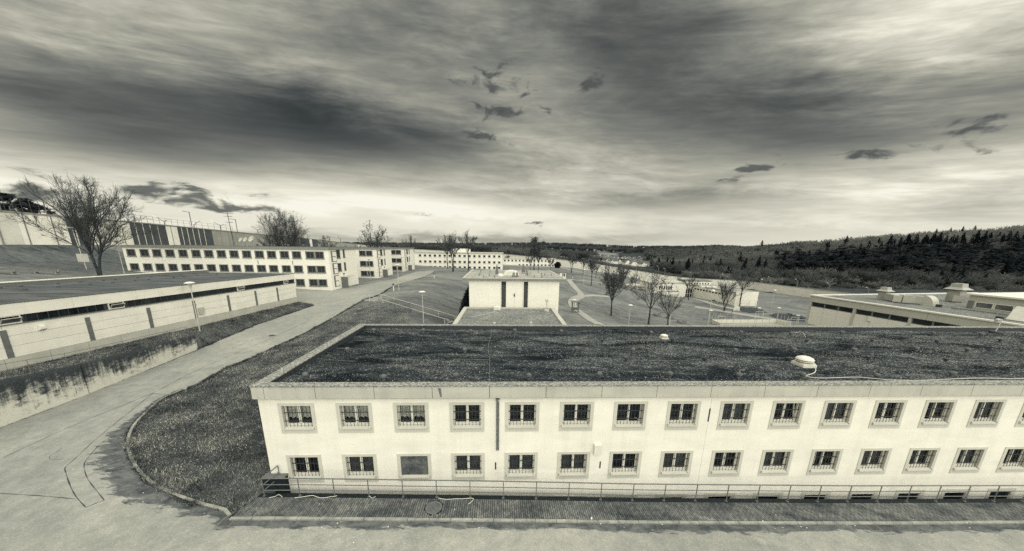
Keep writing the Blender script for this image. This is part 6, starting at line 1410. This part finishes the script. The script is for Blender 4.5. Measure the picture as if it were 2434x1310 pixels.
def forest():
    rg = np.random.default_rng(21); rest = []; solo = []
    def add(px, f, kind, h, wf, tn, single=None):
        P = hill_pt(px, f); (solo if single else rest).append((kind, P[0], P[1], P[2]-.5, h, wf, tn) + ((single,) if single else ()))
    for _ in range(3600):                                    # wooded right-hand hill
        px = rg.uniform(1560, 2760); f = rg.uniform(.55, 3.25)
        if px < 1720 and f < 1.0: continue
        r = rg.random(); stand = .5+.5*math.sin(px*.021+f*3)*math.sin(f*2.1+px*.008)
        conif = (2080 < px and 1.9 < f < 2.45 and r < .24) or r < .05
        if f > 2.5: conif = conif and r < .012
        if conif: add(px, f, 'conifer', rg.uniform(16, 25), 1.0, rg.uniform(.008, .018))
        elif .8 < f < 2.0 and r < .32 and px > 1850: add(px, f, 'pine', rg.uniform(17, 24), 1.15, rg.uniform(.02, .05))
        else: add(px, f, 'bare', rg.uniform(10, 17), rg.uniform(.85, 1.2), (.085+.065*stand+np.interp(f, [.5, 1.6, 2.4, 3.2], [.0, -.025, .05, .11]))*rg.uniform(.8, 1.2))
    for _ in range(620):                                     # lighter shrubs and young pines behind the wall
        px = rg.uniform(1640, 2760); f = rg.uniform(.30, .95); kd = rg.choice(['bare', 'conifer', 'pine'], p=[.74, .10, .16]); add(px, f, kd, rg.uniform(6, 11), 1.5, rg.uniform(.10, .24) if kd == 'bare' else rg.uniform(.015, .04))
    for _ in range(420):
        px = rg.uniform(1900, 2760); add(px, rg.uniform(.02, .4), 'bare', rg.uniform(3.5, 8), 1.6, rg.uniform(.09, .2))
    for _ in range(2600):                                    # middle woods
        px = rg.uniform(1530, 1900); f = rg.uniform(2.6, 6.6)
        if px < 1640 and f < 3.5: continue
        kd = rg.choice(['bare', 'conifer'], p=[.75, .25]); add(px, f, kd, rg.uniform(11, 18), rg.uniform(.9, 1.3), rg.uniform(.09, .17) if kd == 'bare' else rg.uniform(.015, .03))
    for _ in range(900):                                     # valley trees left of them, in front of the village
        px = rg.uniform(1180, 1720); f = rg.uniform(.3, 2.9); vill = 1320 < px < 1630
        if vill and f > 1.4: continue
        kd = rg.choice(['bare', 'conifer'], p=[.85, .15]); add(px, f, kd, rg.uniform(5, 8) if vill else rg.uniform(8, 13), rg.uniform(1.1, 1.6), rg.uniform(.09, .2) if kd == 'bare' else .02)
    for _ in range(650):
        px = rg.uniform(880, 1420); f = rg.uniform(3.0, 5.4); add(px, f, 'bare', rg.uniform(10, 16), 1.5, rg.uniform(.07, .13))
    for _ in range(330):                                     # trees among the houses
        px = rg.uniform(1320, 1620); f = rg.uniform(3.4, 5.0); add(px, f, rg.choice(['bare', 'conifer'], p=[.7, .3]), rg.uniform(6, 10), 1.2, rg.uniform(.03, .12))
    for _ in range(1900):                                    # far ridge woods
        px = rg.uniform(600, 1800); f = rg.choice([rg.uniform(7.2, 8.0), rg.uniform(7.85, 8.0), rg.uniform(5.9, 6.3)]); add(px, f, rg.choice(['bare', 'conifer']), rg.uniform(14, 22), rg.uniform(1.4, 2.6), rg.uniform(.05, .11))
    V, F, tn = soup(rest); o = obj('forest', np_mesh('forest', V, F, 'forest', {'tone': tn})); struct(o, 'stuff'); o['label'] = 'leafless and evergreen woods covering the hills behind the wall'
    return
forest()
ORD = 'first second third fourth fifth sixth seventh eighth ninth tenth eleventh twelfth thirteenth fourteenth fifteenth sixteenth'.split()
def solo_tree(kind, name, P, h, wf, tn, label, seed, grp=None):
    V, F, t_ = soup([(kind, 0, 0, 0, h, wf, tn)]); tr = thing(name, label, 'tree', P, rnd.random()*6, grp)
    obj('crown', np_mesh('crown', V, F, 'forest', {'tone': t_}), tr); obj('trunk', M_(lambda m: m.tube([(0, 0, -.5), (.1, 0, h*.8)], [h*.012+.04, h*.006], 5), 'trunk', 'pale_trunk' if kind == 'pine' else 'bark'), tr)
for i, (px, f) in enumerate([(2130, 2.05), (2150, 2.1), (2166, 2.05), (2190, 2.15), (2205, 2.1), (2222, 2.1), (2238, 2.12), (2262, 2.08), (2278, 2.2), (2310, 2.1), (2330, 2.2), (2372, 2.1), (2385, 2.1), (2402, 2.15), (2420, 2.1), (2218, 2.95), (2252, 2.95), (2281, 2.97)]):
    solo_tree('conifer', 'spruce_tree', hill_pt(px, f), rnd.uniform(23, 30) if f < 2.5 else 19, 1.0, .012, ORD[i]+' spruce from the left in the dark row halfway up the right-hand hill' if i < 15 else ORD[i-15]+' of the three spruces on the skyline of the right-hand hill', i, 'dark spruces on the right hill')
for i, (px, f) in enumerate([(1912, 1.1), (1927, 1.2), (1990, 1.1), (2003, 1.15), (2160, 1.3), (2215, 1.2), (2228, 1.3), (2390, 1.3)]):
    solo_tree('pine', 'pine_tree', hill_pt(px, f), rnd.uniform(19, 23), 1.0, .04, ORD[i]+' from the left of the tall pale-trunked pines on the right-hand hill', i, 'tall pines on the right hill')
# pines beyond the left wall
for i, (px, ytop, Y) in enumerate([(-30, 455, 100), (-12, 458, 96), (10, 452, 92), (26, 463, 100), (44, 458, 97), (62, 459, 92), (80, 472, 100), (97, 480, 105), (112, 488, 104), (128, 492, 110)]):
    P = atY(px, 560, Y); h = atY(px, ytop, Y)[2]-(P[2]-4); P[2] -= 4; rgq = np.random.default_rng(i); T_ = []
    for c in range(26):
        z = rgq.uniform(.25, .99); r = .26*(1.05-z)**.6; a = rgq.uniform(0, 6.28); c0 = np.array([math.cos(a)*r*rgq.uniform(.2, 1), math.sin(a)*r*rgq.uniform(.2, 1), z])
        for j in range(26): T_.append([c0+rgq.normal(0, .035, 3)*np.array([1.5, 1.5, .55]) for _ in range(3)])
    V = np.array(T_).reshape(-1, 3)*np.array([h*.9, h*.9, h]); tr = thing('pine_tree', ['pine', 'broad pine', 'tall dark pine', 'ragged pine'][i % 4]+' rising behind the wall at the far left edge', 'tree', P, 0, 'pines behind the left wall')
    tr['label'] = ORD[i]+' dark pine from the left behind the wall at the far left edge'
    obj('crown', np_mesh('crown', V, np.arange(len(V)).reshape(-1, 3), 'forest', {'tone': np.repeat(rgq.uniform(.02, .09, len(V)//3), 3)}), tr); obj('trunk', M_(lambda m: m.tube([(0, 0, 0), (0, 0, h*.95)], [.22, .05], 6), 'trunk', 'bark'), tr)
# ------------------------------------------------------------------ village
def house_mesh(i):
    rg = random.Random(i); w, l, h, rh = rg.uniform(8, 11), rg.uniform(10, 14), rg.uniform(5, 6.5), rg.uniform(3, 4.5); mb = MB(); mb.box(-w/2, w/2, -l/2, l/2, -4, h)
    mb.quad((-w/2, -l/2, h), (w/2, -l/2, h), (0, -l/2, h+rh)); mb.quad((w/2, l/2, h), (-w/2, l/2, h), (0, l/2, h+rh)); mb.cur = 1
    mb.quad((-w/2-.5, -l/2-.5, h-.3), (0, -l/2-.5, h+rh+.2), (0, l/2+.5, h+rh+.2), (-w/2-.5, l/2+.5, h-.3)); mb.quad((w/2+.5, -l/2-.5, h-.3), (w/2+.5, l/2+.5, h-.3), (0, l/2+.5, h+rh+.2), (0, -l/2-.5, h+rh+.2))
    for k in range(3): x = -w/3+k*w/3; mb.box(x-.5, x+.5, -l/2-.05, -l/2+.1, 1, 2.4)
    return mb.mesh('house', ['house_white', 'house_roof'])
HM = [house_mesh(i) for i in range(6)]
rg = np.random.default_rng(8); k = 0
while k < 230:
    px = rg.choice([rg.uniform(1330, 1460), rg.uniform(1460, 1600)]); f = rg.uniform(3.35, 5.0)
    if px > 1540 and f > 4.3 or (px < 1400 and f < 3.9): continue
    P = hill_pt(px, f); o = obj('house', HM[rg.integers(0, 6)]); o.location = P; o.scale = (.85, .85, .85); o.rotation_euler = (0, 0, float(rg.choice([.4, .5, 2.0, 1.2, 0.1])+rg.normal(0, .15))); tag(o, 'small white gabled house in the distant village on the valley slope', 'house', 'houses of the distant village'); k += 1

# ------------------------------------------------------------------ grass blades on the near banks
bank_poly = [tuple(uv(-.55, -2.0))] + [tuple(p[:2]) for p in kerb_line[3:]] + [tuple(p[:2]) for p in edge_line if p[1] < 64] + [(-18, 58), (-14, 42), tuple(uv(-.3, 12)), tuple(uv(-.3, 0))]
def blades(name, X, Y, Z, size, seed, lo, hi, lab):
    rg = np.random.default_rng(seed); n = len(X); a = rg.uniform(0, 6.28, n); cl = vnoise(X*2.2, Y*2.2, 60); hgt = size*rg.uniform(.5, 1.5, n)*(.35+1.5*cl); w = .012*rg.uniform(.7, 1.6, n)*size/.09; lean = rg.normal(0, .6, (n, 2))
    p = np.column_stack([X, Y, Z-.01]); d = np.column_stack([np.cos(a)*w, np.sin(a)*w, np.zeros(n)]); tip = p+np.column_stack([lean[:, 0]*hgt, lean[:, 1]*hgt, hgt])
    V = np.stack([p-d, p+d, tip], 1).reshape(-1, 3); tn = np.repeat(np.clip(rg.lognormal(math.log((lo*hi)**.5), .75, n)*(.45+1.15*vnoise(X*1.4+9, Y*1.4, 70)), lo*.7, hi), 3)
    o = obj(name, np_mesh(name, V, np.arange(3*n).reshape(n, 3), 'grass_blade', {'tone': tn})); struct(o, 'stuff'); o['label'] = lab
def scatter(poly, n, seed, dens):
    rg = np.random.default_rng(seed); B = np.array(poly); x = rg.uniform(B[:, 0].min(), B[:, 0].max(), n); y = rg.uniform(B[:, 1].min(), B[:, 1].max(), n); k = in_poly(x, y, B) & (rg.random(n) < dens(x, y)); return x[k], y[k]
x, y = scatter(bank_poly, 520000, 3, lambda x, y: np.clip(1.2-np.hypot(x+16, y-14)/45, .2, 1)); blades('grass', x, y, T(x, y), .085, 4, .03, .5, 'short rough grass on the bank beside the near block')
rg = np.random.default_rng(9); n = 60000; i = rg.integers(0, len(TERR)//TERR_N-1, n); j = rg.integers(0, TERR_N-1, n); a, b = rg.random(n), rg.random(n); V4 = TERR.reshape(-1, TERR_N, 3)
p = (V4[i, j]*(1-a)[:, None]+V4[i+1, j]*a[:, None])*(1-b)[:, None]+(V4[i, j+1]*(1-a)[:, None]+V4[i+1, j+1]*a[:, None])*b[:, None]; blades('grass', p[:, 0], p[:, 1], p[:, 2],   .11, 6, .03, .32, 'rough grass on the terrace above the retaining wall')
# ------------------------------------------------------------------ litter on the pavement and road
lm = M_(lambda m: m.hexa([(-.05, -.03, 0), (.05, -.035, 0), (.055, .03, 0), (-.045, .035, 0)], [(-.04, -.02, .02), (.03, -.03, .03), (.05, .02, .015), (-.03, .03, .025)]), 'litter_scrap', 'litter_pale')
def scrap(px, py, s_, lab):
    P = onG(px, py); u, v = to_uv(P[0], P[1]); z = float(zp(u))+.01 if -2 < v < -.6 and u > -.5 else P[2]+.03
    if -2 < v < -.6: P = atZ(px, py, z)
    o = obj('litter_scrap', lm); o.location = (P[0], P[1], z); o.rotation_euler = (0, 0, rnd.random()*6); o.scale = (s_, s_*rnd.uniform(.5, 1), s_); tag(o, lab, 'litter', 'pale litter on the ground')
rg = np.random.default_rng(12)
for k in range(46): scrap(rg.uniform(620, 2400), rg.uniform(1190, 1300) if k % 3 == 0 else rg.uniform(1236, 1258), rg.uniform(.25, .75), 'tiny pale scrap of litter on the road or pavement in front of the near block')
for k in range(22): scrap(rg.uniform(330, 600), rg.uniform(1140, 1222), rg.uniform(.25, .6), 'tiny pale scrap of litter along the curved kerb and grass edge')
scrap(1406, 1232, 1.3, 'larger pale scrap lying at the kerb edge in the middle')
def rope(pxs, lab):
    P = []
    for px, py in pxs: u, z = 0, .9; q = atZ(px, py, .9); u = to_uv(q[0], q[1])[0]; q = atZ(px, py, float(zp(u))+.025); P.append(q)
    P = smooth_line(P, .15); o0 = P[0]; o = MB().tube([tuple(p-o0+np.array([rnd.uniform(-.02, .02), rnd.uniform(-.02, .02), 0])) for p in P], .012, 5).build('rope', 'litter_pale'); o.location = tuple(o0); tag(o, lab, 'rope')
rope([(640, 1183), (655, 1180), (662, 1176), (672, 1181)], 'pale crumpled strip of tape at the corner post of the railing')
rope([(700, 1183), (717, 1181), (745, 1178), (760, 1184), (800, 1179)], 'pale tape lying along the foot of the railing near its left end')
rope([(1042, 1184), (1060, 1187), (1090, 1186), (1124, 1184), (1122, 1192), (1112, 1198)], 'pale tape looped at the railing foot above the manhole')
rope([(878, 1180), (884, 1184), (893, 1181)], 'short bit of pale tape at a railing post left of the manhole')
# ragged grass creeping over the kerb and the road edge, and fine cracks in the asphalt
def edge_blades(line, n, side, seed, size, lo, hi, lab):
    rg = np.random.default_rng(seed); L = np.array([p[:2] for p in line]); i = rg.integers(0, len(L)-1, n); t = rg.random(n)[:, None]; p = L[i]*(1-t)+L[i+1]*t; d = L[i+1]-L[i]; nn = np.column_stack([-d[:, 1], d[:, 0]])/(np.linalg.norm(d, axis=1)[:, None]+1e-9)
    c = vnoise(p[:, 0]*2, p[:, 1]*2, 33)[:, None]; p = p+nn*side*(rg.normal(0, .07, (n, 1))+.03+np.clip(c-.5, 0, 1)*-.5); blades('grass', p[:, 0], p[:, 1], T(p[:, 0], p[:, 1])+.03, size, seed, lo, hi, lab)
edge_blades([p for p in kerb_line[3:]], 7000, -1, 51, .12, .02, .3, 'longer grass leaning over the curved kerb'); edge_blades([p for p in edge_line if p[1] < 80], 14000, -1, 52, .12, .02, .3, 'ragged grass along the right edge of the road uphill')
edge_blades([RW1, strip_edge[1], strip_edge[0]], 6000, 1, 53, .12, .02, .25, 'ragged grass along the left edge of the road below the workshop')
rg = np.random.default_rng(19)
for k in range(16):
    p = np.array([rg.uniform(-31, -16), rg.uniform(9, 20)]) if k < 9 else np.array([rg.uniform(-33, -28), rg.uniform(20, 55)])
    if not in_poly(np.array([p[0]]), np.array([p[1]]), road_poly)[0]: continue
    a = rg.uniform(0, 6.28); pts = [p]
    for q in range(int(rg.uniform(8, 22))): a += rg.normal(0, .35); pts.append(pts[-1]+np.array([math.cos(a), math.sin(a)])*.22)
    pts = [q for q in pts if in_poly(np.array([q[0]]), np.array([q[1]]), road_poly)[0]]
    if len(pts) > 4: mb = MB(); ribbon(mb, pts, .022, .027); mb.build('crack', 'asphalt_seam', road_o)
